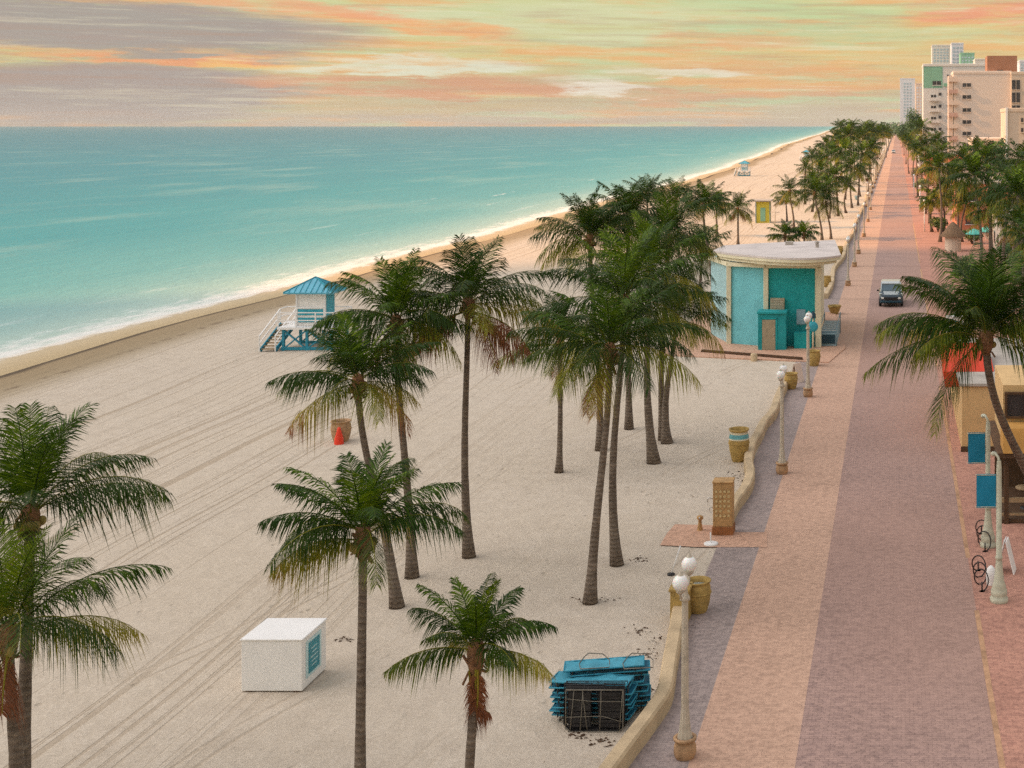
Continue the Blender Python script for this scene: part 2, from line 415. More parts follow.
def build_ground():
    rnd = random.Random(3)
    # --- sand
    m, nt, b = newmat('sand')
    pos = nt.n('ShaderNodeNewGeometry').outputs['Position']; X, Y, Z = nt.sep(pos)[:3]
    t = nt.n('ShaderNodeAttribute', attribute_name='t').outputs['Fac']
    wob = nt.noise(nt.xyz(nt.math('MULTIPLY', X, .05), nt.math('MULTIPLY', Y, .035), 0.0), 1.0, 3.0, .55)
    tw = nt.math('ADD', t, nt.math('MULTIPLY', nt.math('SUBTRACT', wob, .5), 3.0))
    fine = nt.noise(pos, 9.0, 4.0, .7)
    mid = nt.noise(pos, 1.1, 5.0, .65)
    big = nt.noise(pos, .06, 3.0, .6)
    dry = nt.ramp(mid, [(.25, (.48, .41, .34, 1)), (.5, (.55, .475, .395, 1)), (.75, (.60, .525, .445, 1))])
    dry = nt.mix(nt.maprange(big, .35, .7, 0, .45), dry, (.56, .475, .375, 1))
    grit = nt.noise(pos, 26.0, 3.0, .8)
    dry = nt.mix(nt.maprange(grit, .55, .8, 0, .5), dry, (.36, .29, .21, 1))
    dry = nt.mix(nt.maprange(fine, .58, .75, 0, .35), dry, (.66, .58, .47, 1))
    # raked tyre tracks running with the shore
    tx = nt.math('ADD', X, nt.math('MULTIPLY', nt.math('SUBTRACT', nt.noise(nt.xyz(0.0, nt.math('MULTIPLY', Y, .02), nt.math('MULTIPLY', X, .01)), 1.0, 2.0, .5), .5), 5.0))
    lines = nt.noise(nt.xyz(nt.math('MULTIPLY', tx, 4.6), nt.math('MULTIPLY', Y, .012), 0.0), 1.0, 2.0, .6)
    tracks = nt.maprange(lines, .55, .61, 0, 1)
    cover = nt.math('MULTIPLY', nt.maprange(X, -13.0, -20.0, 0, 1), nt.maprange(nt.noise(nt.xyz(nt.math('MULTIPLY', X, .09), nt.math('MULTIPLY', Y, .01), 4.0), 1.0, 2.0, .5), .34, .50, .3, 1))
    # a second, diagonal set of wheel marks
    dg = nt.math('ADD', nt.math('MULTIPLY', X, .86), nt.math('MULTIPLY', Y, -.22))
    dg = nt.math('ADD', dg, nt.math('MULTIPLY', nt.noise(nt.xyz(0.0, nt.math('MULTIPLY', Y, .03), 2.0), 1.0, 2.0, .5), 9.0))
    dl = nt.math('ABSOLUTE', nt.math('SUBTRACT', nt.math('FRACT', nt.math('DIVIDE', dg, 4.3)), .5))
    dl2 = nt.math('ABSOLUTE', nt.math('SUBTRACT', nt.math('FRACT', nt.math('DIVIDE', nt.math('ADD', dg, .42), 4.3)), .5))
    dline = nt.math('MAXIMUM', nt.maprange(dl, 0.0, .022, 1, 0), nt.maprange(dl2, 0.0, .022, 1, 0))
    dline = nt.math('MULTIPLY', dline, nt.maprange(nt.noise(pos, .09, 2.0, .5), .5, .62, 0, 1))
    trk = nt.math('MAXIMUM', nt.math('MULTIPLY', tracks, cover), nt.math('MULTIPLY', dline, .7))
    dry = nt.mix(nt.math('MULTIPLY', trk, .62), dry, (.36, .28, .20, 1))
    # weed and litter specks by the wall
    wl = nt.math('MULTIPLY', nt.maprange(nt.noise(nt.xyz(nt.math('MULTIPLY', X, 2.2), nt.math('MULTIPLY', Y, .9), 0.0), 1.0, 5.0, .7), .66, .70, 0, .75), nt.maprange(X, -12.0, -8.0, 0, 1))
    dry = nt.mix(wl, dry, (.15, .09, .05, 1))
    band = nt.ramp(nt.math('DIVIDE', tw, 14.0), [(0.0, (.50, .40, .27, 1)), (.10, (.53, .41, .25, 1)), (.315, (.46, .35, .20, 1)), (.33, (.05, .033, .02, 1)), (.385, (.08, .055, .035, 1)), (.41, (.30, .22, .13, 1)),
                                                 (.52, (.31, .235, .145, 1)), (.66, (.36, .285, .19, 1)), (.82, (.46, .38, .28, 1))])
    wm = nt.maprange(tw, 7.5, 11.5, 0, 1)
    colr = nt.mix(wm, band, dry)
    colr = nt.mix(nt.math('MULTIPLY', nt.maprange(fine, .35, .65, .22, 0), 1.0), colr, (.30, .23, .15, 1))
    v2 = nt.n('ShaderNodeTexVoronoi'); v2.inputs['Scale'].default_value = 1.7; nt.put(v2.inputs['Vector'], nt.xyz(X, nt.math('MULTIPLY', Y, .8), 0.0))
    pits = nt.math('MULTIPLY', nt.maprange(v2.outputs[0], .06, .20, 1, 0), nt.maprange(nt.noise(pos, .16, 3.0, .6), .42, .62, 0, 1))
    pits = nt.math('MULTIPLY', pits, nt.math('MULTIPLY', wm, nt.maprange(X, -34.0, -12.0, .35, 1)))
    colr = nt.mix(nt.math('MULTIPLY', pits, .38), colr, (.30, .24, .17, 1))
    # thin line of weed left by high water
    hw = nt.math('MULTIPLY', nt.maprange(nt.math('ABSOLUTE', nt.math('SUBTRACT', tw, 8.2)), 0.0, .35, 1, 0), nt.maprange(mid, .45, .6, 0, .7))
    colr = nt.mix(hw, colr, (.16, .11, .07, 1))
    # foam left on the wet edge
    lace = nt.noise(nt.xyz(nt.math('MULTIPLY', X, .9), nt.math('MULTIPLY', Y, .35), 0.0), 1.0, 5.0, .7)
    fo = nt.math('MULTIPLY', nt.maprange(nt.math('ADD', tw, nt.math('MULTIPLY', nt.math('SUBTRACT', lace, .5), 4.0)), .3, 1.3, 1, 0), .85)
    colr = nt.mix(fo, colr, (.80, .76, .72, 1))
    nt.put(b.inputs['Base Color'], colr)
    nt.put(b.inputs['Roughness'], nt.maprange(tw, 0.0, 5.0, .35, .95))
    b.inputs['Specular IOR Level'].default_value = .25
    vor = nt.n('ShaderNodeTexVoronoi'); vor.inputs['Scale'].default_value = 2.4; nt.put(vor.inputs['Vector'], pos)
    hh = nt.math('ADD', nt.math('MULTIPLY', mid, 1.2), nt.math('ADD', nt.math('MULTIPLY', fine, .35), nt.math('SUBTRACT', nt.math('MULTIPLY', vor.outputs[0], .35), nt.math('ADD', nt.math('MULTIPLY', trk, .5), nt.math('MULTIPLY', pits, .8)))))
    nt.put(b.inputs['Normal'], nt.bump(hh, .55, .12))
    TS = [-6, -3, -1.5, 0, 1, 2, 3, 4, 4.6, 4.9, 5.3, 6.5, 8, 10, 13, 17, 21, 25, 29, 33, 37, 41, 45]
    def zs(x, t, Y):
        if t < 0: return -.55 + t * .12
        if t < 4.6: return -.55 + t * .055
        if t < 5.1: return -.297 + (t - 4.6) * .5
        z = min(0.0, -.05 + (t - 5) * .02)
        if x < -9: z += .07 * math.sin(x * .31 + 1.3 * math.sin(Y * .05)) * math.sin(Y * .11 + x * .05) * min(1, (-9 - x) / 8)
        return z
    def cols(Y):
        s = shore(Y); out = [(s + t, t) for t in TS if s + t < -7.5 - 0.0]
        while len(out) < len(TS): out.append((out[-1][0], out[-1][1]))
        wide = out[-1][0]
        out2 = out + [(wide + (-6.6 - wide) * k / 6.0, 46 + k) for k in range(1, 7)] + [(-5.5, 60)]
        return out2
    sheet('beach', cols, yrows(-60, 8100), zs, m)

    # --- sea
    m, nt, b = newmat('sea_water')
    pos = nt.n('ShaderNodeNewGeometry').outputs['Position']; X, Y, Z = nt.sep(pos)[:3]
    t = nt.math('MULTIPLY', nt.n('ShaderNodeAttribute', attribute_name='t').outputs['Fac'], -1.0)
    wob = nt.noise(nt.xyz(nt.math('MULTIPLY', X, .03), nt.math('MULTIPLY', Y, .008), 0.0), 1.0, 4.0, .6)
    tw = nt.math('MULTIPLY', t, nt.math('ADD', .45, nt.math('MULTIPLY', wob, 1.1)))
    lg = nt.math('DIVIDE', nt.math('LOGARITHM', nt.math('ADD', tw, 1.0), 10.0), 4.0)
    depth = nt.ramp(lg, [(0.0, (.50, .58, .50, 1)), (.18, (.34, .50, .47, 1)), (.33, (.09, .33, .36, 1)), (.45, (.018, .25, .31, 1)),
                         (.56, (.004, .195, .275, 1)), (.68, (.003, .15, .235, 1)), (.85, (.005, .135, .215, 1)), (1.0, (.004, .11, .185, 1))])
    pt = nt.noise(nt.xyz(nt.math('MULTIPLY', X, .05), nt.math('MULTIPLY', Y, .015), 2.0), 1.0, 5.0, .65)
    depth = nt.mix(nt.maprange(pt, .48, .72, 0, .26), depth, (.36, .50, .46, 1), 'MIX')
    near = nt.maprange(tw, 260.0, 900.0, 1, 0)
    dcol = nt.mix(near, nt.ramp(lg, [(0.0, (.50, .54, .48, 1)), (.45, (.045, .30, .35, 1)), (.56, (.004, .195, .275, 1)), (.68, (.003, .15, .235, 1)), (1.0, (.004, .11, .185, 1))]), depth)
    # surf: a swash line and broken crests
    lace = nt.noise(nt.xyz(nt.math('MULTIPLY', X, .8), nt.math('MULTIPLY', Y, .25), 0.0), 1.0, 6.0, .72)
    sw = nt.maprange(nt.math('ADD', t, nt.math('MULTIPLY', nt.math('SUBTRACT', lace, .5), 13.0)), -.5, 4.2, .85, 0)
    c1 = nt.noise(nt.xyz(nt.math('MULTIPLY', X, .35), nt.math('MULTIPLY', Y, .03), 7.0), 1.0, 4.0, .65)
    zone = nt.math('MULTIPLY', nt.maprange(t, 4.0, 9.0, 0, 1), nt.maprange(t, 26.0, 45.0, 1, 0))
    yz = nt.maprange(Y, 190.0, 300.0, .25, 1)
    cr = nt.math('MULTIPLY', nt.math('MULTIPLY', nt.maprange(c1, .64, .71, 0, .75), zone), yz)
    dline = nt.math('MULTIPLY', nt.maprange(nt.math('ABSOLUTE', nt.math('SUBTRACT', t, nt.math('ADD', 6.0, nt.math('MULTIPLY', lace, 6.0)))), 0.0, 1.0, 1, 0), nt.maprange(c1, .50, .66, 0, .4))
    foam = nt.math('MAXIMUM', nt.math('MAXIMUM', sw, cr), dline)
    nt.put(b.inputs['Base Color'], nt.mix(foam, dcol, (.80, .77, .74, 1)))
    nt.put(b.inputs['Roughness'], nt.mix(foam, (.32, .32, .32, 1), (.9, .9, .9, 1)))
    b.inputs['Specular IOR Level'].default_value = .09
    w1 = nt.noise(nt.xyz(nt.math('MULTIPLY', X, .9), nt.math('MULTIPLY', Y, .35), 0.0), 1.0, 6.0, .68)
    w2 = nt.noise(nt.xyz(nt.math('MULTIPLY', X, .16), nt.math('MULTIPLY', Y, .05), 5.0), 1.0, 4.0, .6)
    nt.put(b.inputs['Normal'], nt.bump(nt.math('ADD', w1, nt.math('MULTIPLY', w2, 1.6)), .55, .5))
    TC = [4, 1, 0, -1, -2, -3, -5, -7, -10, -14, -20, -30, -45, -70, -110, -170, -260, -400, -650, -1000, -1600, -2600, -4200, -7000]
    sheet('sea', lambda Y: [(shore(Y) + k, float(k)) for k in TC[::-1]], yrows(-60, 8100), lambda x, t, Y: -.55, m)

    # --- inland ground
    gm = mat('inland_ground', (.30, .23, .17), .95, .25, .05, .4, .05)
    mb = MB(); mb.quad((-5.3, -60, -.06), (3200, -60, -.06), (3200, 8100, -.06), (-5.3, 8100, -.06))
    # beyond the far beach the land sheet follows the coast
    o = mb.build('ground', gm); tag(o, kind='structure')

    # --- pavers
    def paver(name, c1, c2, mortar, bw=.2, bh=.1, big=.35, tint=None):
        m, nt, b = newmat(name)
        pos = nt.n('ShaderNodeNewGeometry').outputs['Position']; X, Y, Z = nt.sep(pos)[:3]
        br = nt.n('ShaderNodeTexBrick'); nt.put(br.inputs['Vector'], pos)
        br.inputs['Color1'].default_value = c1; br.inputs['Color2'].default_value = c2; br.inputs['Mortar'].default_value = mortar
        br.inputs['Scale'].default_value = 1.0; br.inputs['Brick Width'].default_value = bw; br.inputs['Row Height'].default_value = bh
        br.inputs['Mortar Size'].default_value = .008; br.inputs['Bias'].default_value = 0.0
        n1 = nt.noise(pos, .35, 5.0, .65); n2 = nt.noise(pos, 5.0, 4.0, .7); n3 = nt.noise(nt.xyz(nt.math('MULTIPLY', X, .25), nt.math('MULTIPLY', Y, .6), 0.0), 1.0, 4.0, .6)
        c = br.outputs[0]
        c = nt.mix(nt.maprange(n1, .38, .68, 0, big), c, tuple(x * .60 for x in c1[:3]) + (1,))
        c = nt.mix(nt.maprange(n2, .35, .65, .0, .5), c, tuple(min(1, x * 1.35) for x in c2[:3]) + (1,))
        c = nt.mix(nt.maprange(n3, .62, .75, 0, .3), c, tuple(x * .5 for x in c1[:3]) + (1,))
        # cross courses of darker brick every dozen metres
        fr = nt.math('FRACT', nt.math('DIVIDE', nt.math('ADD', Y, 5.0), 12.5))
        cc = nt.math('MULTIPLY', nt.math('LESS_THAN', fr, .055), nt.maprange(Y, 75.0, 130.0, .0, .34))
        c = nt.mix(cc, c, tuple(x * .45 for x in c1[:3]) + (1,))
        if tint:
            # a warmer tint comes and goes at random along the walk
            bg = nt.maprange(nt.noise(nt.xyz(0.0, nt.math('MULTIPLY', Y, .02), nt.math('MULTIPLY', X, .05)), 1.0, 2.0, .5), .4, .6, 0, .5)
            c = nt.mix(bg, c, tint)
        nt.put(b.inputs['Base Color'], c); b.inputs['Roughness'].default_value = .85
        nt.put(b.inputs['Normal'], nt.bump(nt.math('ADD', nt.math('MULTIPLY', br.outputs[1], -.5), nt.math('MULTIPLY', n2, .5)), .4, .01))
        return m
    P_road = paver('road_pavers', (.27, .175, .16, 1), (.375, .245, .21, 1), (.16, .10, .09, 1), tint=(.39, .225, .165, 1), big=.5)
    P_peach = paver('peach_concrete', (.43, .265, .19, 1), (.51, .325, .235, 1), (.34, .21, .155, 1), bw=.2, bh=.1, big=.35)
    P_grey = paver('grey_pavers', (.25, .20, .19, 1), (.33, .26, .24, 1), (.16, .12, .12, 1), big=.5)
    P_terra = paver('terracotta_pavers', (.36, .17, .13, 1), (.47, .24, .175, 1), (.24, .12, .09, 1), big=.55)
    def strip(name, x0, x1, z, m_, y0=10, y1=3000):
        ys = yrows(y0, y1); nx = 4
        o = sheet(name, lambda Y: [(x0 + (x1 - x0) * k / nx, 0.0) for k in range(nx + 1)], ys, lambda x, t, Y: z, m_, attr=False)
        return o
    strip('pavement', -5.95, -4.55, .020, P_grey)
    strip('jogging_path', -4.55, -2.22, .020, P_peach)
    strip('road', -2.22, 2.28, .020, P_road)
    strip('pavement', 2.28, 11.0, .020, P_terra)
    # painted edge line, broken near the racks
    ln = mat('line_paint', (.50, .29, .17), .8, .3, 2.0, .1)
    mb = MB()
    for y0, y1 in ((18, 38.8), (43.5, 72), (78, 130), (136, 190)):
        mb.add([(2.22, y0, .0245), (2.36, y0, .0245), (2.36, y1, .0245), (2.22, y1, .0245)], [(0, 1, 2, 3)])
    tag(mb.build('edge_line', ln), kind='structure')
    # terracotta landing by the shower and terrace before the kiosk
    land = paver('landing_pavers', (.46, .27, .185, 1), (.55, .33, .23, 1), (.28, .17, .12, 1))
    mb = MB()
    pts = [G(660, 546), G(700, 548), G(767, 548), G(767, 533), G(733, 533), G(712, 526), G(675, 525), G(667, 534)]
    mb.add([(p.x, p.y, .030) for p in pts], [tuple(range(len(pts)))])
    tag(mb.build('landing', land), kind='structure')
    mb = MB()
    pts = [(-14.6, 81.5), (-4.0, 79.0), (-3.2, 84), (-4.6, 100), (-14.6, 100)]
    mb.slab(pts, -.1, .07); 
    tag(mb.build('terrace', land), kind='structure')

# ------------------------------------------------------------------ palms
def frond(mb, base, az, el, L, droop, nl, lw, leafL, a0, a1, rng, hang=.35, rach=.02):
    N = 9
    p = Vector(base); pts = [p.copy()]; tg = []
    hz = Vector((math.cos(az), math.sin(az), 0)); yaw = rng.uniform(-.25, .25)
    for i in range(N):
        s = (i + .5) / N
        e = el - droop * (s ** 1.35)
        a = az + yaw * s
        d = Vector((math.cos(a) * math.cos(e), math.sin(a) * math.cos(e), math.sin(e)))
        p = p + d * (L / N); pts.append(p.copy()); tg.append(d)
    tg.append(tg[-1])
    mb.tube(pts, [rach * (1 - .8 * i / N) for i in range(N + 1)], 3, 0, cap=False, age=min(.62, a0 + .25))
    tw = rng.uniform(-.35, .35)
    for sgn in (-1, 1):
        for k in range(nl):
            s = .10 + .90 * (k + rng.random() * .7) / nl
            f = s * N; i = min(N - 1, int(f)); fr = f - i
            q = pts[i].lerp(pts[i + 1], fr); T = tg[i].lerp(tg[i + 1], fr).normalized()
            S = T.cross(Vector((0, 0, 1)))
            if S.length < .05: S = Vector((-math.sin(az), math.cos(az), 0))
            S.normalize(); U = S.cross(T)
            prof = min(1.0, (.35 + 2.6 * s)) * (1.0 if s < .6 else max(.22, 1 - (s - .6) * 1.75))
            l = leafL * prof * rng.uniform(.72, 1.15)
            fw = .45 + .65 * s
            flat = max(0.0, math.sqrt(max(0.0, 1 - T.z * T.z)))
            D = (S * sgn * (1.0 - .35 * flat * hang) + T * fw + U * (.30 - .75 * flat * hang + tw * sgn * .6 + rng.uniform(-.12, .12))).normalized()
            h = hang * rng.uniform(.6, 1.5) * (.35 + .9 * flat)
            m_ = q + D * l * .5 - Vector((0, 0, h * l * .18))
            tip = q + D * l * .88 - Vector((0, 0, h * l * .95))
            w = (T * .8 + U * rng.uniform(-.25, .25)).normalized() * lw * .5 * rng.uniform(.6, 1.15)
            ag = a0 + (a1 - a0) * s ** 1.6 + rng.uniform(-.06, .06)
            agt = min(1, ag + .10)
            mb.add([q - w * .6, q + w * .6, m_ + w, m_ - w, tip], [(0, 1, 2, 3), (3, 2, 4)], 0, False, [max(.001, ag)] * 4 + [max(.001, agt)])

def crown_mesh(name, n, L, seed, nl=30, lw=.05, elmax=84, elmin=-2, ep=1.0, up=1.0, dry=.0, extra=(), leafL=None, squash=None):
    rng = random.Random(seed)
    mb = MB(); leafL = leafL or L * .31
    for i in range(n):
        s = i / (n - 1)
        az = i * 2.39996 + rng.uniform(-.35, .35)
        el = R(elmax + (elmin - elmax) * s ** ep) + rng.uniform(-.15, .15)
        droop = R(30 + 36 * min(1, s * 1.6) + rng.uniform(-16, 22))
        ll = L * (.74 + .26 * min(1, s * 2.4)) * rng.uniform(.9, 1.08)
        old = max(0, (s - .80) / .20)
        a0 = .02 + .26 * s + dry * .3 * s + .20 * old * rng.random() + rng.uniform(-.02, .16)
        a1 = a0 + .06 + (.24 + dry * .25) * old * rng.uniform(.2, 1.3)
        b = Vector((math.cos(az) * .07, math.sin(az) * .07, rng.uniform(-.08, .12) - .12 * s))
        frond(mb, b, az, el, ll, droop, nl, lw, leafL, a0, a1, rng, hang=.25 + .55 * s)
    for (az, el, ll, dr, a0, a1) in extra:
        frond(mb, (0, 0, 0), R(az), R(el), ll, R(dr), nl, lw, leafL, a0, a1, rng, hang=.6)
    me_obj = mb
    return me_obj

def trunk_mb(path, r0, r1, n=10, flare=1.75):
    mb = MB(); m = len(path)
    rs = []
    for i in range(m):
        s = i / (m - 1)
        rs.append((r0 + (r1 - r0) * min(1, s * 1.4)) * (1 + (flare - 1) * math.exp(-s * 14)) * (1 + .03 * math.sin(i * 2.1)))
    mb.tube(path, rs, n, 0)
    return mb

def make_palm(base, crown, L, seed, label, group=None, n=22, nl=30, lw=.05, mid=(0, 0), r0=.135, r1=.092, dead=(), nuts=True, segs=18, **kw):
    root = thing('palm_tree', label, 'palm tree', base, 0, group)
    top = Vector(crown) - Vector(base)
    hgt = top.z
    c1 = Vector((mid[0], mid[1], hgt * .45)); c2 = top - Vector((0, 0, hgt * .35)) + (top * 0)
    path = []
    for i in range(segs + 1):
        s = i / segs
        p = (1 - s) ** 3 * Vector((0, 0, -.05)) + 3 * (1 - s) ** 2 * s * c1 + 3 * (1 - s) * s * s * c2 + s ** 3 * top
        path.append(p)
    trunk_mb(path, r0, r1).build('trunk', M['bark'], root)
    crown_mesh('crown', n, L, seed, nl, lw, **kw).build('crown', M['leaf'], root, top)
    # crown shaft: fibrous leaf boots and a few nuts
    rng = random.Random(seed + 5)
    mb = MB()
    mb.lathe([(r1 * 1.05, -.62), (r1 * 1.7, -.42), (r1 * 2.0, -.15), (r1 * 1.6, .06), (.01, .16)], top, 12, 0)
    for k in range(14):
        a = rng.uniform(0, 6.28); z = rng.uniform(-.62, -.05)
        p = top + Vector((math.cos(a) * r1 * 1.5, math.sin(a) * r1 * 1.5, z))
        q = p + Vector((math.cos(a) * .12, math.sin(a) * .12, rng.uniform(-.28, .2)))
        mb.bar(p, q, .07, .03)
    mb.build('leaf_boots', M['fibre'], root)
    if nuts:
        for k in range(6):
            a = rng.uniform(0, 6.28); mb = MB()
            sphere(mb, top + Vector((math.cos(a) * (r1 + .12), math.sin(a) * (r1 + .12), rng.uniform(-.45, -.2))), .085, 8, 6, 0, 1.2)
            mb.build('coconut', M['coconut'], root)
    for (az, ll, out) in dead:
        mb = MB()
        st = Vector((math.cos(R(az)) * .12, math.sin(R(az)) * .12, -.38))
        frond(mb, st, R(az), R(-30 + out), ll, R(62), max(26, nl), lw * 1.1, L * .20, .88, 1.0, rng, hang=1.3, rach=.03)
        mb.build('dead_frond', M['leaf'], root, top)
    return root

def build_near_palms():
    grp = 'coconut palms standing on the near sand'
    def palm(bp, cp, Rpx, label, seed, dY=0.0, ymid=None, **kw):
        b = G(*bp); k = ppm(bp[1])
        c = A(cp[0], cp[1], b.y + dY)
        mid = (0, 0)
        if ymid is not None: mid = ((ymid - bp[0]) / k, dY * .3)
        return make_palm(b, c, Rpx / k * 1.10, seed, label, grp, mid=mid, **kw)
    hi = dict(nl=66, lw=.031)
    palm((22, 834), (30, 508), 132, 'large palm cut by the left frame edge, upper and darker of the two crowns', 11, dY=.9, n=19, elmin=14, r0=.15, **hi)
    palm((16, 866), (8, 628), 138, 'lower palm at bottom left with yellowing frond tips and brown skirt', 12, n=18, ymid=24, dry=.15, elmin=4, r0=.17, dead=((-100, 1.3, 0), (-60, 1.2, 0)), **hi)
    palm((360, 812), (363, 530), 96, 'slender palm in front centre-left, trunk running out of the bottom edge', 13, n=21, elmin=16, r0=.11, r1=.085, **hi)
    palm((468, 826), (476, 645), 80, 'smallest front palm with a reddish-brown dead frond hanging down its trunk', 14, n=15, elmin=16, elmax=84, r0=.10, r1=.09, dead=((-60, 1.5, -50), (-75, 1.25, -52), (215, 1.2, -55)), nuts=False, leafL=.50, dry=.25, **hi)
    mk = dict(nl=50, lw=.042)
    palm((397, 607), (358, 378), 80, 'palm whose leaning trunk emerges behind the slender front palm', 15, ymid=386, n=22, dry=.3, **mk)
    palm((412, 577), (396, 318), 76, 'dense palm between the leaning palm and the tall straight one', 16, ymid=409, n=22, dead=((-60, 1.5, 0), (-130, 1.3, 0)), **mk)
    palm((469, 557), (468, 300), 82, 'tall palm with a skirt of brown dead fronds below its crown', 17, ymid=460, n=22, dead=((-8, 2.6, 22), (-172, 2.9, 10), (-40, 2.4, 5), (-150, 2.3, 22), (10, 2.3, 2)), **mk)
    palm((559, 472), (560, 340), 58, 'small palm standing alone just left of the big palm group', 18, ymid=561, n=20, elmin=-8, dry=.3, r0=.11, **mk)
    palm((590, 603), (610, 346), 88, 'nearest palm of the big group, curved trunk leaning right', 19, ymid=596, n=24, dry=.1, elmin=-6, dead=((-110, 1.9, 10),), **mk)
    palm((617, 565), (624, 298), 86, 'second palm of the big group, trunk crossing behind the nearest one', 20, ymid=604, n=22, **mk)
    palm((654, 463), (650, 268), 66, 'big-group palm with a flared foot, in front of the forked pair', 21, ymid=641, n=22, r0=.18, **mk)
    palm((667, 443), (676, 316), 60, 'rightmost low palm of the big group, fronds brushing the kiosk', 22, ymid=660, n=22, elmin=-14, r0=.17, dry=.25, **mk)
    palm((663, 440), (668, 236), 58, 'tall back palm of the big group, above the flared-foot palm', 23, ymid=657, n=26, **mk)
    palm((600, 450), (590, 236), 56, 'left back palm of the big group with its crown to the sea side', 24, ymid=602, n=26, **mk)
    palm((629, 429), (628, 216), 50, 'thin-trunked palm in the middle back of the big group', 25, n=22, ymid=628, **mk)
    bk = dict(nl=26, lw=.07)
    palm((650, 262), (647, 194), 26, 'pointed-top palm rising highest behind the big group', 26, n=22, elmin=0, **bk)
    palm((679, 266), (676, 198), 27, 'round-headed palm right behind the big group', 27, n=24, **bk)
    palm((713, 300), (703, 204), 32, 'palm with a long thin trunk left of the kiosk', 28, ymid=713, n=24, **bk)
    palm((700, 296), (702, 250), 36, 'low palm tucked against the left side of the kiosk', 29, n=22, elmin=-25, **bk)
    palm((738, 245), (738, 208), 22, 'small dark palm alone on the orange sand left of the yellow hut', 30, n=22, elmin=-25, dead=((0, 1.4, 0), (180, 1.4, 0)), **bk)
    palm((717, 236), (716, 203), 18, 'yellowish palm just left of the small dark palm', 31, n=20, dry=.9, **bk)
    # between kiosk and yellow hut
    palm((794, 228), (790, 190), 19, 'palm with drooping skirt right of the yellow hut', 32, n=22, elmin=-28, dry=.3, **bk)
    palm((787, 222), (786, 200), 13, 'little palm close behind the drooping palm', 33, n=18, **bk)
    palm((785, 262), (785, 234), 18, 'low bushy palm behind the left half of the kiosk roof', 34, n=20, elmin=0, nuts=False, **bk)
    palm((805, 262), (804, 233), 17, 'low bushy palm behind the middle of the kiosk roof', 35, n=20, elmin=0, nuts=False, **bk)
    palm((822, 240), (815, 192), 24, 'full palm behind the kiosk with two thin neighbours', 36, n=26, **bk)
    palm((831, 239), (826, 202), 22, 'palm behind the right end of the kiosk roof', 37, n=24, elmin=-25, dry=.2, **bk)
    # right of the walk
    b = Vector((5.4, 45.5, 0)); c = A(986, 334, 41.0)
    make_palm(b, c, 3.5, 40, 'big palm leaning over the walk in front of the orange building', 'palms along the building side', n=23, nl=72, lw=.042, mid=(-1.3, -.5), r0=.17, r1=.12, elmin=22, dry=.25,
              extra=((184, 30, 3.5, 70, .1, .5), (192, 4, 4.0, 44, .15, .45), (212, -34, 3.5, 48, .12, .5), (0, 20, 3.6, 70, .1, .4), (-12, -10, 3.4, 60, .1, .5), (95, 66, 3.8, 50, .0, .2), (120, 62, 3.9, 52, .05, .2), (60, 60, 3.8, 50, .05, .2)))

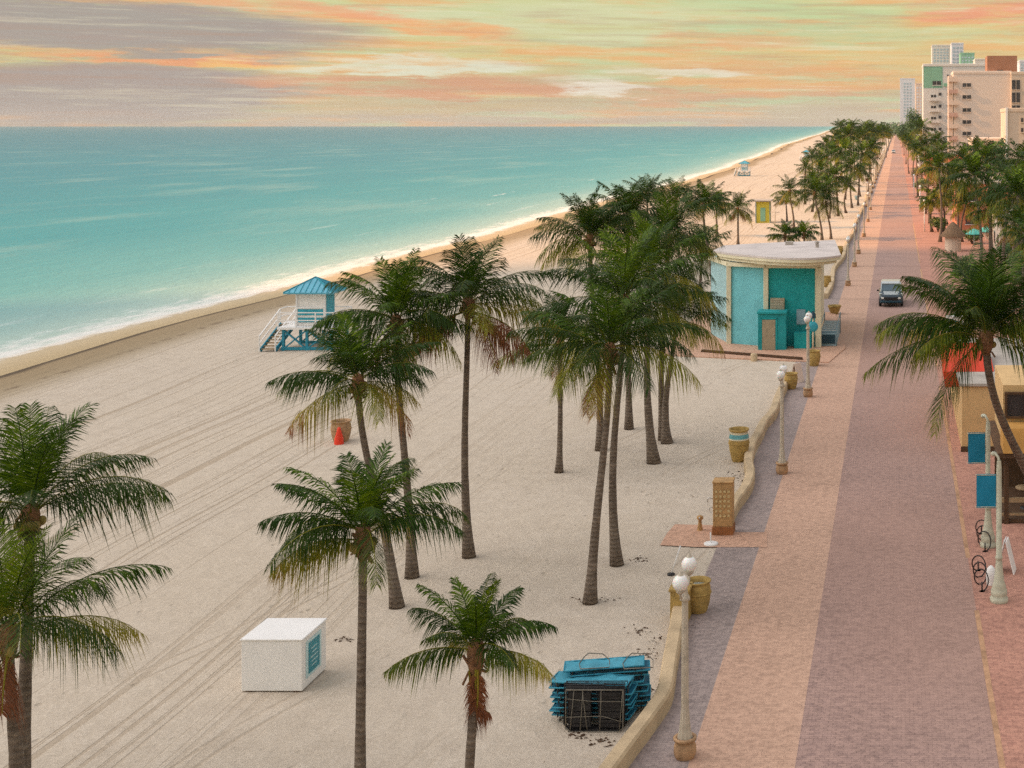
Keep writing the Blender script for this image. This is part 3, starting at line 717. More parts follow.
def build_far_palms():
    rnd = random.Random(77)
    protos = []
    # five shared crowns / trunks for the far rows
    for k in range(6):
        root = thing('palm_tree', 'x', 'palm tree', (0, -500, 0))
        hgt = 7.0
        lean = rnd.uniform(-.8, .8)
        path = [Vector((lean * (i / 8) ** 2, .3 * math.sin(i * .5), hgt * i / 8)) for i in range(9)]
        trunk_mb(path, .16, .11, 7).build('trunk', M['bark'], root)
        crown_mesh('crown', 24, 2.8, 200 + k, 18, .11, elmin=-25, dry=(.1, .4, .7, .3, .1, .5)[k]).build('crown', M['leaf'], root, path[-1])
        protos.append(root)
    used = set()
    def put(px, py_c, Y, rpx, label, group, k=None):
        c = A(px, py_c, Y)
        k = rnd.randrange(6) if k is None else k
        s = rpx * Y / F / 2.75
        sz = c.z / 7.0
        rz = rnd.uniform(0, 6.28)
        src = protos[k]
        kids = [o for o in bpy.data.objects if o.parent == src] if src.name not in KIDS else KIDS[src.name]
        KIDS[src.name] = kids
        r = src.copy(); COL.objects.link(r); r.location = (c.x, c.y, 0); r.rotation_euler = (0, 0, rz); r.scale = (1, 1, 1)
        r['label'] = label; r['group'] = group
        for ch in kids:
            q = ch.copy(); COL.objects.link(q); q.parent = r
            if ch.name.startswith('trunk'): q.scale = (1, 1, sz)
            else:
                q.location = (ch.location.x, ch.location.y, ch.location.z * sz); q.scale = (s, s, s)
        return r
    gl = 'palms in the dense row between beach and walk'
    rows = [  # px, crown py, Y, radius
        (838, 176, 205, 20), (852, 166, 225, 20), (822, 172, 230, 18), (812, 180, 215, 16), (845, 150, 250, 20), (860, 152, 260, 18), (830, 155, 265, 19),
        (818, 158, 280, 16), (872, 148, 300, 16), (849, 136, 300, 17), (836, 140, 310, 16), (862, 136, 330, 16), (826, 144, 320, 14), (812, 156, 300, 13),
        (854, 128, 340, 14), (842, 127, 360, 13), (870, 132, 380, 13), (878, 134, 420, 12), (863, 127, 420, 12), (850, 130, 430, 11), (838, 136, 440, 11),
        (882, 131, 480, 10), (874, 127, 500, 10), (866, 130, 520, 9), (858, 132, 540, 9), (886, 132, 560, 8), (880, 130, 600, 8), (872, 131, 640, 8),
        (888, 133, 700, 7), (884, 132, 760, 7), (878, 132, 800, 6), (889, 134, 850, 6), (885, 133, 950, 5), (880, 133, 1000, 5), (891, 134, 1050, 5), (886, 134, 1150, 5),
        (805, 168, 235, 12), (829, 186, 200, 15), (846, 184, 212, 14), (858, 172, 232, 15), (868, 160, 270, 13), (876, 144, 360, 12)]
    for i, (px, py, Y, r) in enumerate(rows):
        side = 'tall palm in the dense row beyond the kiosk, nearer half' if Y < 300 else ('palm far down the beachside row, crown at the skyline' if Y < 640 else 'hazy palm at the far end of the beachside row')
        put(px, py, Y, r, side, gl if Y < 300 else (gl + ', far' if Y < 640 else gl + ', farthest'))
    gr = 'palms along the building side'
    right = [(1003, 186, 92, 42, 0), (1026, 196, 84, 40, 3), (978, 176, 112, 34, 4), (956, 178, 165, 27, 3), (1014, 160, 120, 32, 0), (992, 158, 135, 28, 4), (1030, 165, 110, 34, 3),
             (944, 192, 175, 24, 2), (932, 200, 175, 18, 5), (962, 204, 160, 24, 2), (990, 212, 95, 30, 5), (940, 168, 160, 22, 5), (930, 160, 190, 20, 2),
             (962, 158, 180, 22, 0), (926, 146, 240, 17, 1), (918, 150, 260, 14, 2), (914, 143, 300, 13, 0), (945, 152, 230, 17, 4), (936, 140, 290, 15, 0), (909, 140, 380, 10, 2),
             (906, 138, 470, 8, 5), (922, 128, 330, 15, 3), (904, 136, 600, 7, 1), (912, 134, 520, 8, 0), (902, 135, 800, 5, 4), (1012, 225, 80, 30, 2), (1030, 240, 72, 34, 3), (978, 150, 200, 20, 1)]
    for px, py, Y, r, k in right:
        if Y < 100: lb, g = 'dark full palm close behind the leaning palm at the right', gr + ', nearest clump'
        elif Y < 170: lb, g = 'palm in the crowded clump left of the pink tower foot', gr + ', middle clump'
        else: lb, g = 'small far palm in the row at the foot of the towers', gr + ', far row'
        put(px, py, Y, r, lb, g, k)
    for p in protos:
        for ch in KIDS.get(p.name, []):
            bpy.data.objects.remove(ch)
        bpy.data.objects.remove(p)

def leafy(name, label, cat, loc, rx, rz, n, leaf, seed, lo, hi, trunk=True, group=None, rad=.2):
    """bush or broad tree: many leaf faces gathered in uneven clumps"""
    rng = random.Random(seed)
    root = thing(name, label, cat, loc, 0, group)
    h0 = rz * (1.1 if trunk else .75)
    clumps = []
    for k in range(16):
        a = rng.uniform(0, 6.28); e = rng.uniform(-.5, 1.3); q = rng.uniform(.35, .8)
        clumps.append((Vector((math.cos(a) * math.cos(e) * rx * q, math.sin(a) * math.cos(e) * rx * q, h0 + math.sin(e) * rz * q)), rng.uniform(.28, .5), rng.random()))
    mb = MB()
    for i in range(n):
        c, cr, tone = clumps[rng.randrange(len(clumps))]
        d = Vector((rng.gauss(0, 1), rng.gauss(0, 1), rng.gauss(0, 1))).normalized() * (rng.random() ** .4)
        p = c + Vector((d.x * rx * cr, d.y * rx * cr, d.z * rz * cr))
        if p.z < .05: p.z = .05
        u = Vector((rng.gauss(0, 1), rng.gauss(0, 1), rng.gauss(0, 1))).normalized(); w = u.orthogonal().normalized()
        s = leaf * rng.uniform(.6, 1.3)
        mb.add([p - u * s, p + w * s * .5, p + u * s, p - w * s * .5], [(0, 1, 2, 3)], 0, False, max(.001, min(1, lo + (hi - lo) * (tone * .7 + rng.random() * .3))))
    mb.build('crown', M['bush'], root)
    mt = MB()
    if trunk:
        mt.tube([(0, 0, -.05), (.05 * rx, 0, h0 * .5), (0, .05 * rx, h0)], [rad, rad * .8, rad * .5], 8)
        for c, cr, tn in clumps[:7]:
            mt.tube([(0, 0, h0 * .5), (c.x * .5, c.y * .5, (h0 * .5 + c.z) * .5 + .1), tuple(c)], [rad * .5, rad * .35, rad * .15], 6)
        mt.build('trunk', M['bark'], root)
    else:
        for c, cr, tn in clumps[:8]:
            mt.tube([(0, 0, -.02), tuple(c)], [.04, .015], 5)
        mt.build('stem', M['bark'], root)
    return root

# ------------------------------------------------------------------ street furniture
def urn_profile(w, h, kind=0):
    r = w / 2
    if kind == 0:   # barrel pot
        return [(r * .62, 0), (r * .70, h * .05), (r * .92, h * .35), (r, h * .62), (r * .96, h * .82), (r * .86, h * .90), (r * .86, h * .93), (r, h * .95), (r * 1.02, h), (r * .90, h), (r * .84, h * .90), (r * .8, h * .7)]
    return [(r * .5, 0), (r * .55, h * .08), (r * .8, h * .4), (r * .98, h * .8), (r * 1.05, h * .86), (r * 1.05, h), (r * .93, h), (r * .88, h * .8)]

def urn(px, py, w, h, label, kind=0, banded=False, mat_='ochre_clay', fill='pot_inside', group='clay urns along the beach wall'):
    root = thing('clay_urn', label, 'urn', G(px, py), 0, group)
    pr = urn_profile(w, h, kind)
    mb = MB()
    bands = None
    if banded:
        pr = [(w * .31, 0), (w * .36, h * .06), (w * .46, h * .35), (w * .5, h * .56), (w * .49, h * .68), (w * .48, h * .72), (w * .46, h * .80), (w * .44, h * .85), (w * .42, h * .92), (w * .48, h * .95), (w * .49, h), (w * .42, h), (w * .40, h * .85)]
        bands = [0, 0, 0, 0, 2, 1, 1, 2, 0, 0, 0, 0]
    mb.lathe(pr, (0, 0, 0), 24, 0, bands=bands)
    mb.build('pot', [M[mat_], M['blue_band'], M['cream_band']], root)
    m2 = MB(); r = w * .40
    m2.lathe([(r, h * .80), (r * .9, h * .84), (r * .4, h * .88), (.001, h * .87)], (0, 0, 0), 16)
    m2.build('liner', M[fill], root)
    # moulded collar
    m3 = MB(); rr = pr[3][0] * 1.005
    m3.tube([(rr * math.cos(a), rr * math.sin(a), pr[3][1]) for a in [i * math.pi / 10 for i in range(20)]], .022, 6, closed=True)
    m3.build('collar', M[mat_], root)
    return root

def make_lamp():
    root = thing('street_lamp', 'x', 'street lamp', (0, 0, 0), 0, 'twin-globe lamps along the beach wall')
    mb = MB()
    mb.lathe([(.20, 0), (.23, .05), (.25, .14), (.245, .26), (.21, .34), (.20, .37), (.25, .39), (.26, .45), (.20, .46), (.17, .40)], (0, 0, 0), 24)
    mb.build('urn_base', M['terracotta'], root)
    mb = MB()
    mb.lathe([(.175, .30), (.17, .45), (.13, .62), (.105, .85), (.085, 1.1), (.078, 2.5), (.07, 3.45)], (0, 0, 0), 20, flute=.14, smooth=False)
    mb.lathe([(.07, 3.45), (.12, 3.48), (.10, 3.55), (.07, 3.60), (.055, 3.7), (.05, 3.92), (.001, 3.98)], (0, 0, 0), 16)
    mb.build('pole', M['lamp_metal'], root)
    mb = MB()
    pts = catmull([(0, -.62, 3.82), (0, -.5, 3.68), (0, -.2, 3.72), (0, 0, 3.85), (0, .2, 3.72), (0, .5, 3.68), (0, .62, 3.82)], 4)
    mb.tube(pts, .028, 8)
    mb.build('arm', M['lamp_metal'], root)
    for s in (-1, 1):
        g = MB(); sphere(g, (0, 0, 0), .175, 20, 12)
        go = g.build('globe', M['opal'], root, (0, .62 * s, 4.06))
        c = MB(); c.lathe([(.05, -.24), (.09, -.20), (.11, -.15), (.09, -.13)], (0, 0, 0), 14)
        c.build('collar', M['lamp_metal'], go)
        c = MB(); c.lathe([(.07, .16), (.05, .19), (.02, .24), (.001, .26)], (0, 0, 0), 12); c.build('finial', M['lamp_metal'], go)
    return root

def build_lamps():
    lamp = make_lamp()
    spots = [(685, 758, 'nearest white twin-globe lamp, full height in front by the wall'), (782, 474, 'second twin-globe lamp, beside the curving wall'),
             (808, 397, 'third twin-globe lamp, in front of the teal kiosk'), (848, 286, 'first lamp past the kiosk, by the wavy wall'),
             (854.5, 267, 'second lamp past the kiosk'), (858.5, 254, 'third lamp past the kiosk'), (864, 237, 'fourth lamp past the kiosk'), (868, 222, 'fifth lamp past the kiosk'), (870.5, 210, 'sixth lamp past the kiosk')]
    first = True
    for px, py, lb in spots:
        p = G(px, py); p.z = .02
        if first:
            lamp.location = p; lamp['label'] = lb; first = False
        else: copy_tree(lamp, lb, p)
    for Y in range(228, 600, 22):
        copy_tree(lamp, 'tiny lamp far along the beach wall', (-5.1, Y, .02), group='far lamps along the beach wall', scale=1.0)
    # pale lamps with blue banners on the building side
    def post(base, lb, bz0, bz1, w):
        root = thing('banner_lamp', lb, 'street lamp', base, 0, 'pale lamp posts with blue banners')
        mb = MB()
        mb.lathe([(.25, 0), (.27, .04), (.27, .14), (.22, .18), (.24, .24), (.24, .36), (.20, .42), (.21, .47), (.16, .6), (.12, .9), (.095, 1.2), (.09, 1.26), (.11, 1.28), (.11, 1.33), (.085, 1.36), (.078, 3.9), (.06, 4.15)], (0, 0, 0), 18)
        mb.build('pole', M['lamp_pale'], root)
        mb = MB()
        mb.tube(catmull([(0, 0, 4.1), (-.02, .02, 4.22), (-.08, .08, 4.30), (-.13, .2, 4.32)], 5), .038, 8)
        mb.tube([(0, 0, bz0 + .03), (-w - .12, 0, bz0 + .03)], .014, 6)
        mb.tube([(0, 0, bz1 - .03), (-w - .12, 0, bz1 - .03)], .014, 6)
        mb.build('bracket', M['lamp_pale'], root)
        mb = MB()
        nx, nz = 6, 10; vs = []; fs = []
        for j in range(nz + 1):
            for i in range(nx + 1):
                u = i / nx; vs.append((-.09 - w * u, .012 * math.sin(u * 5 + j * .5), bz0 + (bz1 - bz0) * j / nz))
        for j in range(nz):
            for i in range(nx):
                a = j * (nx + 1) + i; fs.append((a, a + 1, a + nx + 2, a + nx + 1))
        nv = len(vs); vs += [(x, y + .008, z) for x, y, z in vs]; fs += [tuple(nv + q for q in f[::-1]) for f in fs]
        mb.add(vs, fs, 0, True)
        mb.build('banner', M['banner'], root)
        mb = MB(); sphere(mb, (-.13, .26, 4.28), .10, 14, 8, 0, .7)
        mb.build('lamp_head', M['lamp_pale'], root)
        return root
    k = ppm(602)
    post(G(999, 602), 'nearer pale lamp post with a blue banner, right edge of the walk', (602 - 508) / k, (602 - 474) / k, .57)
    k = ppm(545)
    post(G(988, 547), 'farther pale lamp post with a blue banner, half behind the leaning palm trunk', (545 - 462) / k, (545 - 431) / k, .57)

def wall_run(name_label, pts, h=.45, w=.37, cap_end=False, group='low beach walls'):
    """pts: promenade-side foot of the wall, near to far"""
    P = catmull([(x, y, 0) for x, y in pts], 5)
    prof = [(0, -.1), (0, h - .06), (-.05, h), (-w + .05, h), (-w, h - .06), (-w, -.1)]
    o = P[0].copy()
    vs, fs = [], []
    for i, p in enumerate(P):
        t = (P[min(i + 1, len(P) - 1)] - P[max(i - 1, 0)]).normalized(); n = Vector((t.y, -t.x, 0))
        for a, z in prof: vs.append(p - o + n * a + Vector((0, 0, z)))
    m = len(prof)
    for i in range(len(P) - 1):
        for k in range(m - 1):
            fs.append((i * m + k, (i + 1) * m + k, (i + 1) * m + k + 1, i * m + k + 1))
    fs.append(tuple(range(m))); fs.append(tuple((len(P) - 1) * m + k for k in range(m))[::-1])
    mb = MB(); mb.add(vs, fs)
    ob = mb.build('beach_wall', M['wall_cream'], None, o)
    tag(ob, name_label, 'wall', group)
    return ob

def build_walls():
    g = lambda px, py: (lambda p: (p.x, p.y))(G(px, py))
    wall_run('near low cream wall curving beside the lounger stack', [(-6.1, 24), (-6.1, 27)] + [g(*q) for q in ((629, 768), (656, 731), (672, 705), (677, 675), (683, 639), (687, 612))])
    wall_run('cream low wall snaking from the shower pillar towards the kiosk', [g(*q) for q in ((733, 526), (739, 512), (751, 495), (755, 481), (753, 468), (756, 452), (762, 442), (768, 429), (777, 418), (782, 403), (788, 389))])
    far = [g(*q) for q in ((828, 299), (834, 286), (836, 271), (845, 259), (848, 246), (856, 232), (856.5, 225), (862, 214), (864.5, 206))]
    y = far[-1][1] + 10; k = 0
    while y < 1300:
        far.append((-5.5 + .28 * math.sin(k * 2.2) * (1 if y < 330 else .3), y)); y += 9 if y < 330 else 40; k += 1
    wall_run('long scalloped wall running past the kiosk to the horizon', far)
    # end pier of the near wall
    p = G(681, 618)
    mb = MB(); mb.box((0, 0, .42), (.52, .6, .86), 0, bev=.02); mb.box((0, 0, .88), (.6, .68, .08), 0, bev=.015)
    tag(mb.build('wall_pier', M['ochre_clay'], None, p), 'square ochre pier where the near wall ends beside an urn', 'pier')

def build_beach_things():
    urn(341, 442, .86, .95, 'terracotta urn bin on the open sand with a red cone before it', banded=False, mat_='terracotta', group='clay urns on the sand')
    urn(739, 461, .86, 1.35, 'ochre urn with a blue painted band on the sand side of the wall', banded=True)
    urn(698, 612, .74, .92, 'ochre urn holding a grey bin bag, right behind the nearest lamp', fill='bag')
    urn(791, 389, .72, .85, 'ochre urn at the kiosk end of the snaking wall', )
    urn(814, 366, .75, .9, 'ochre urn below the round blue sign')
    urn(834.5, 314, .95, .65, 'wide bowl planter between kiosk and peach path', kind=1)
    urn(827, 287, .72, .95, 'ochre urn on the sand close behind the kiosk corner')
    urn(840, 255, .68, .95, 'ochre urn farther along the scalloped wall')
    urn(857, 200, .95, .8, 'greenish planter beneath the tall palms', kind=1, mat_='grey_blue', group='distant planters')
    urn(867, 182, .95, .9, 'dark brown planter far along the wall', kind=1, mat_='brown_wood', group='distant planters')
    # red cone
    root = thing('traffic_cone', 'red cone with pale collar standing against the beach urn', 'cone', G(339, 445), 0)
    mb = MB(); mb.lathe([(.2, .04), (.18, .3), (.10, .58), (.07, .72), (.04, .78), (.001, .79)], (0, 0, 0), 16); mb.build('cone_body', M['cone_red'], root)
    mb = MB(); mb.box((0, 0, .02), (.42, .42, .04), bev=.01); mb.build('base_plate', M['cone_red'], root)
    mb = MB(); mb.lathe([(.100, .54), (.065, .69)], (0, 0, 0), 16); mb.build('collar', M['cream_band'], root)
    # white box
    p = G(271.5, 693); k = ppm(693)
    w, h, d = 62 / k, 51.5 / k, 1.42
    root = thing('storage_box', 'white storage box alone on the sand with a teal notice on its side', 'box', p + Vector((0, d / 2, 0)))
    mb = MB(); mb.box((0, 0, h / 2 + .03), (w - .03, d - .03, h - .02), 0, bev=.012); mb.build('body', M['white_paint'], root)
    mb = MB(); mb.box((0, 0, h + .035), (w + .02, d + .02, .05), 0, bev=.015); mb.build('lid', M['white_paint'], root)
    mb = MB()
    for sx in (-1, 1): mb.box((sx * w * .38, 0, .015), (.12, d * .96, .05), 0)
    mb.build('skid', M['brown_wood'], root)
    mb = MB(); mb.box((w / 2 - .006, -d * .04, h * .56), (.012, d * .62, h * .72), 0, bev=.004); sp = mb.build('sign_board', M['sign_panel'], root)
    mb = MB(); mb.box((w / 2 + .006, -d * .04, h * .56), (.012, d * .44, h * .60), 0, bev=.004); s2 = mb.build('notice', M['sign_teal'], root)
    mb = MB()
    for i in range(5):
        mb.box((w / 2 + .0135, -d * .04 + .03 * ((i % 2) - .5), h * (.38 + .085 * i)), (.003, d * (.2 + .05 * (i % 3)), .022), 0)
    mb.build('lettering', M['sign_panel'], s2)

    # stack of blue loungers
    def lounger():
        root = thing('beach_lounger', 'x', 'sun lounger', (0, 0, 0), 0, 'stacked blue beach loungers')
        mb = MB(); L, W = 1.86, .60
        fr = [(-L / 2, -W / 2, .09), (L / 2, -W / 2, .09), (L / 2, W / 2, .09), (-L / 2, W / 2, .09)]
        for a, b in zip(fr, fr[1:] + fr[:1]): mb.tube([a, b], .017, 6)
        mb.build('frame', M['blue_wood'], root)
        mb = MB(); n = 14; vs = []; fs = []
        for i in range(n + 1):
            x = -L / 2 + L * i / n; s = .085 - .028 * math.sin(i / n * math.pi * 3) ** 2
            for y, dz in ((-W / 2 + .01, .018), (-W / 4, 0), (W / 4, 0), (W / 2 - .01, .018)): vs.append((x, y, s + dz))
        for i in range(n):
            for j in range(3): fs.append((i * 4 + j, (i + 1) * 4 + j, (i + 1) * 4 + j + 1, i * 4 + j + 1))
        mb.add(vs, fs, 0, True); mb.build('sling', M['sling_blue'], root)
        for x in (-L / 2 + .2, L / 2 - .2):
            mb = MB(); mb.tube([(x, -W / 2, .08), (x, -W / 2 - .02, -.03), (x, W / 2 + .02, -.03), (x, W / 2, .08)], .013, 6)
            mb.build('leg', M['black_metal'], root)
        return root
    lg = lounger(); base = G(602, 716)
    rnd = random.Random(9); first = True
    for i in range(9):
        loc = (base.x + rnd.uniform(-.10, .10) + .05, base.y + .42 + rnd.uniform(-.05, .05), .07 + i * .115); rz = R(9 + rnd.uniform(-5, 5))
        lb = 'blue sling lounger topmost in the rear stack' if i == 8 else 'blue sling lounger pressed in the rear stack by the wall'
        if first: lg.location = loc; lg.rotation_euler = (0, 0, rz); lg['label'] = lb; first = False
        else:
            c = copy_tree(lg, lb, loc, rz)
            if i == 8:
                for ch in bpy.data.objects:
                    if ch.parent == c and ch.name.startswith('sling'): ch.data = ch.data.copy(); ch.data.materials[0] = M['sling_pale']
    for i in range(8):
        lb = 'pale blue lounger topmost in the front stack' if i == 7 else 'blue sling lounger pressed in the front stack behind wire frames'
        c = copy_tree(lg, lb, (base.x - .17 + rnd.uniform(-.06, .06), base.y - .12 + rnd.uniform(-.04, .04), .07 + i * .112), R(-4 + rnd.uniform(-4.5, 4.5)))
        if i == 7:
            for ch in bpy.data.objects:
                if ch.parent == c and ch.name.startswith('sling'): ch.data = ch.data.copy(); ch.data.materials[0] = M['sling_pale']
    # upright black wire frames leaning on the stack
    for i in range(6):
        y = base.y - .50 - .07 * i
        root = thing('folding_frame', 'black wire frame leaning upright against the lounger stack' if i < 5 else 'frontmost black wire frame with pale rods, against the lounger stack', 'frame', (base.x - .02 + rnd.uniform(-.04, .04), y, 0), 0, 'black folded lounger frames')
        w = 1.42 - .02 * i; h = 1.0 - .012 * i; mb = MB(); t = R(3)
        q = lambda x, z: (x, z * math.sin(t) + rnd.uniform(-.006, .006), z + .01)
        mb.tube([q(-w / 2, .08), q(-w / 2, h), q(w / 2, h), q(w / 2, .08), q(w / 2 - .1, 0), q(-w / 2 + .1, 0), q(-w / 2, .08)], .016, 6)
        for x in (-.12, .10, -.42, .44, rnd.uniform(-.3, .3)): mb.tube([q(x * w, .02), q(x * w + rnd.uniform(-.14, .14), h)], .010, 5)
        for z in (.3, .8): mb.tube([q(-w / 2, z * h + rnd.uniform(-.08, .08)), q(rnd.uniform(-.2, .2), z * h + rnd.uniform(-.08, .08)), q(w / 2, z * h + rnd.uniform(-.1, .1))], .009, 5)
        mb.build('frame', M['black_metal'] if i < 5 else M['grey_wire'], root)
        mb = MB()
        nz = 9
        for j in range(nz):
            for s in (-1, 1):
                x0 = s * w * .26; zz = .1 + j * (h - .15) / nz
                vs = [q(x0 - w * .19, zz), q(x0 + w * .19, zz + rnd.uniform(-.02, .02)), q(x0 + w * .19, zz + .075), q(x0 - w * .19, zz + .08)]
                mb.add([(a[0], a[1] + .01, a[2]) for a in vs] + [(a[0], a[1] + .018, a[2]) for a in vs], [(0, 1, 2, 3), (7, 6, 5, 4), (0, 4, 5, 1), (1, 5, 6, 2), (2, 6, 7, 3), (3, 7, 4, 0)])
        mb.build('webbing', M['black_metal'], root)
    for j, x in enumerate((-.62, .42)):
        mb = MB()
        z0 = 1.12
        mb.tube([(0, 0, 0), (.12, .02, .16), (.22, .03, .24), (.56, .03, .22), (.72, .02, .08), (.78, -.3, .03), (.1, -.32, .0), (0, 0, 0)], .013, 6)
        tag(mb.build('armrest_hoop', M['grey_wire'], None, (base.x + x, base.y + .35, z0 - .02)), ('left' if j == 0 else 'right') + ' bent wire hoop lying on top of the lounger stack', 'hoop', 'wire hoops on the loungers')

    # shower pillar
    p = G(719, 536); k = ppm(536)
    root = thing('shower_pillar', 'tan brick shower pillar with a grid of small pale tiles', 'shower', p + Vector((.12, .3, 0)))
    W, D, Hh = .66, .6, 1.78
    mb = MB(); mb.box((0, 0, .15), (W + .06, D + .06, .32), bev=.02); mb.build('plinth', M['shower_base'], root)
    mb = MB(); mb.box((0, 0, .31 + (Hh - .31) / 2), (W, D, Hh - .31), bev=.015); mb.build('column', M['shower_brick'], root)
    mb = MB(); mb.box((0, 0, Hh + .03), (W + .05, D + .05, .06), bev=.015); mb.build('cap', M['shower_brick'], root)
    for i in range(4):
        for j in range(6):
            if (i, j) == (2, 1): continue
            mb = MB(); mb.box((0, 0, 0), (.085, .014, .085), bev=.006)
            mb.build('tile', M['tile'], root, (-W / 2 + .12 + i * .14, -D / 2 - .008, .68 + j * .165))
    mb = MB(); mb.tube(catmull([(-W / 2, -.1, 1.2), (-W / 2 - .18, -.12, 1.24), (-W / 2 - .2, -.12, 1.1)], 4), .018, 6)
    mb.tube(catmull([(-W / 2, -.1, .9), (-W / 2 - .12, -.12, .92), (-W / 2 - .13, -.12, .82)], 4), .018, 6)
    mb.build('spout', M['chrome'], root)
    # foot wash and leaning pole
    root = thing('foot_wash', 'short terracotta foot-wash stand by the shower pillar', 'foot wash', G(700, 531))
    mb = MB(); mb.lathe([(.11, 0), (.09, .1), (.06, .3), (.06, .38), (.11, .42), (.11, .5), (.04, .54), (.001, .54)], (0, 0, 0), 14); mb.build('stand', M['shower_brick'], root)
    mb = MB(); mb.tube([(0, 0, .48), (0, -.12, .5), (0, -.15, .44)], .016, 6); mb.build('tap', M['chrome'], root)
    root = thing('marker_pole', 'thin white pole leaning on the sand behind the nearest lamp', 'pole', G(671, 575))
    mb = MB(); mb.tube([(0, 0, 0), (.28, .1, .88)], .022, 7); mb.build('rod', M['white_paint'], root)
    mb = MB(); mb.lathe([(.12, 0), (.12, .05), (.03, .07), (.001, .07)], (0, 0, 0), 12); mb.build('foot', M['black_metal'], root)
    root = thing('foot_shower_drain', 'low white fitting on the landing in front of the shower', 'drain', G(711, 545))
    mb = MB(); mb.lathe([(.24, .03), (.24, .07), (.18, .09), (.001, .08)], (0, 0, 0), 14); mb.tube([(0, 0, .07), (-.02, 0, .42)], .02, 6); mb.build('fitting', M['white_paint'], root)
    # weed scattered on the sand
    mb = MB(); rnd = random.Random(5)
    spots = [(600, 742, 26, 7), (575, 736, 14, 4), (660, 640, 20, 8), (648, 655, 14, 6), (640, 630, 12, 5), (745, 480, 14, 9), (735, 475, 10, 6), (690, 625, 12, 8), (650, 690, 8, 5), (660, 705, 8, 5), (345, 640, 10, 4), (560, 690, 8, 3), (640, 560, 12, 4), (590, 600, 30, 3)]
    for px, py, sx, sy in spots:
        for k in range(22):
            q = G(px + rnd.gauss(0, sx * .45), py + rnd.gauss(0, sy * .45)); s = rnd.uniform(.02, .09); a = rnd.uniform(0, 3.14)
            d = Vector((math.cos(a) * s, math.sin(a) * s * .6, 0)); e = Vector((-math.sin(a) * s * .4, math.cos(a) * s * .4, rnd.uniform(.01, .04)))
            mb.add([q - d + Vector((0, 0, .01)), q + e * .6 + Vector((0, 0, .02)), q + d + Vector((0, 0, .012)), q - Vector((e.x, e.y, 0)) * .8 + Vector((0, 0, .01))], [(0, 1, 2, 3)])
    tag(mb.build('seaweed', M['brown_wood']), 'dry brown seaweed and leaf litter scattered on the sand', 'seaweed', kind='stuff')

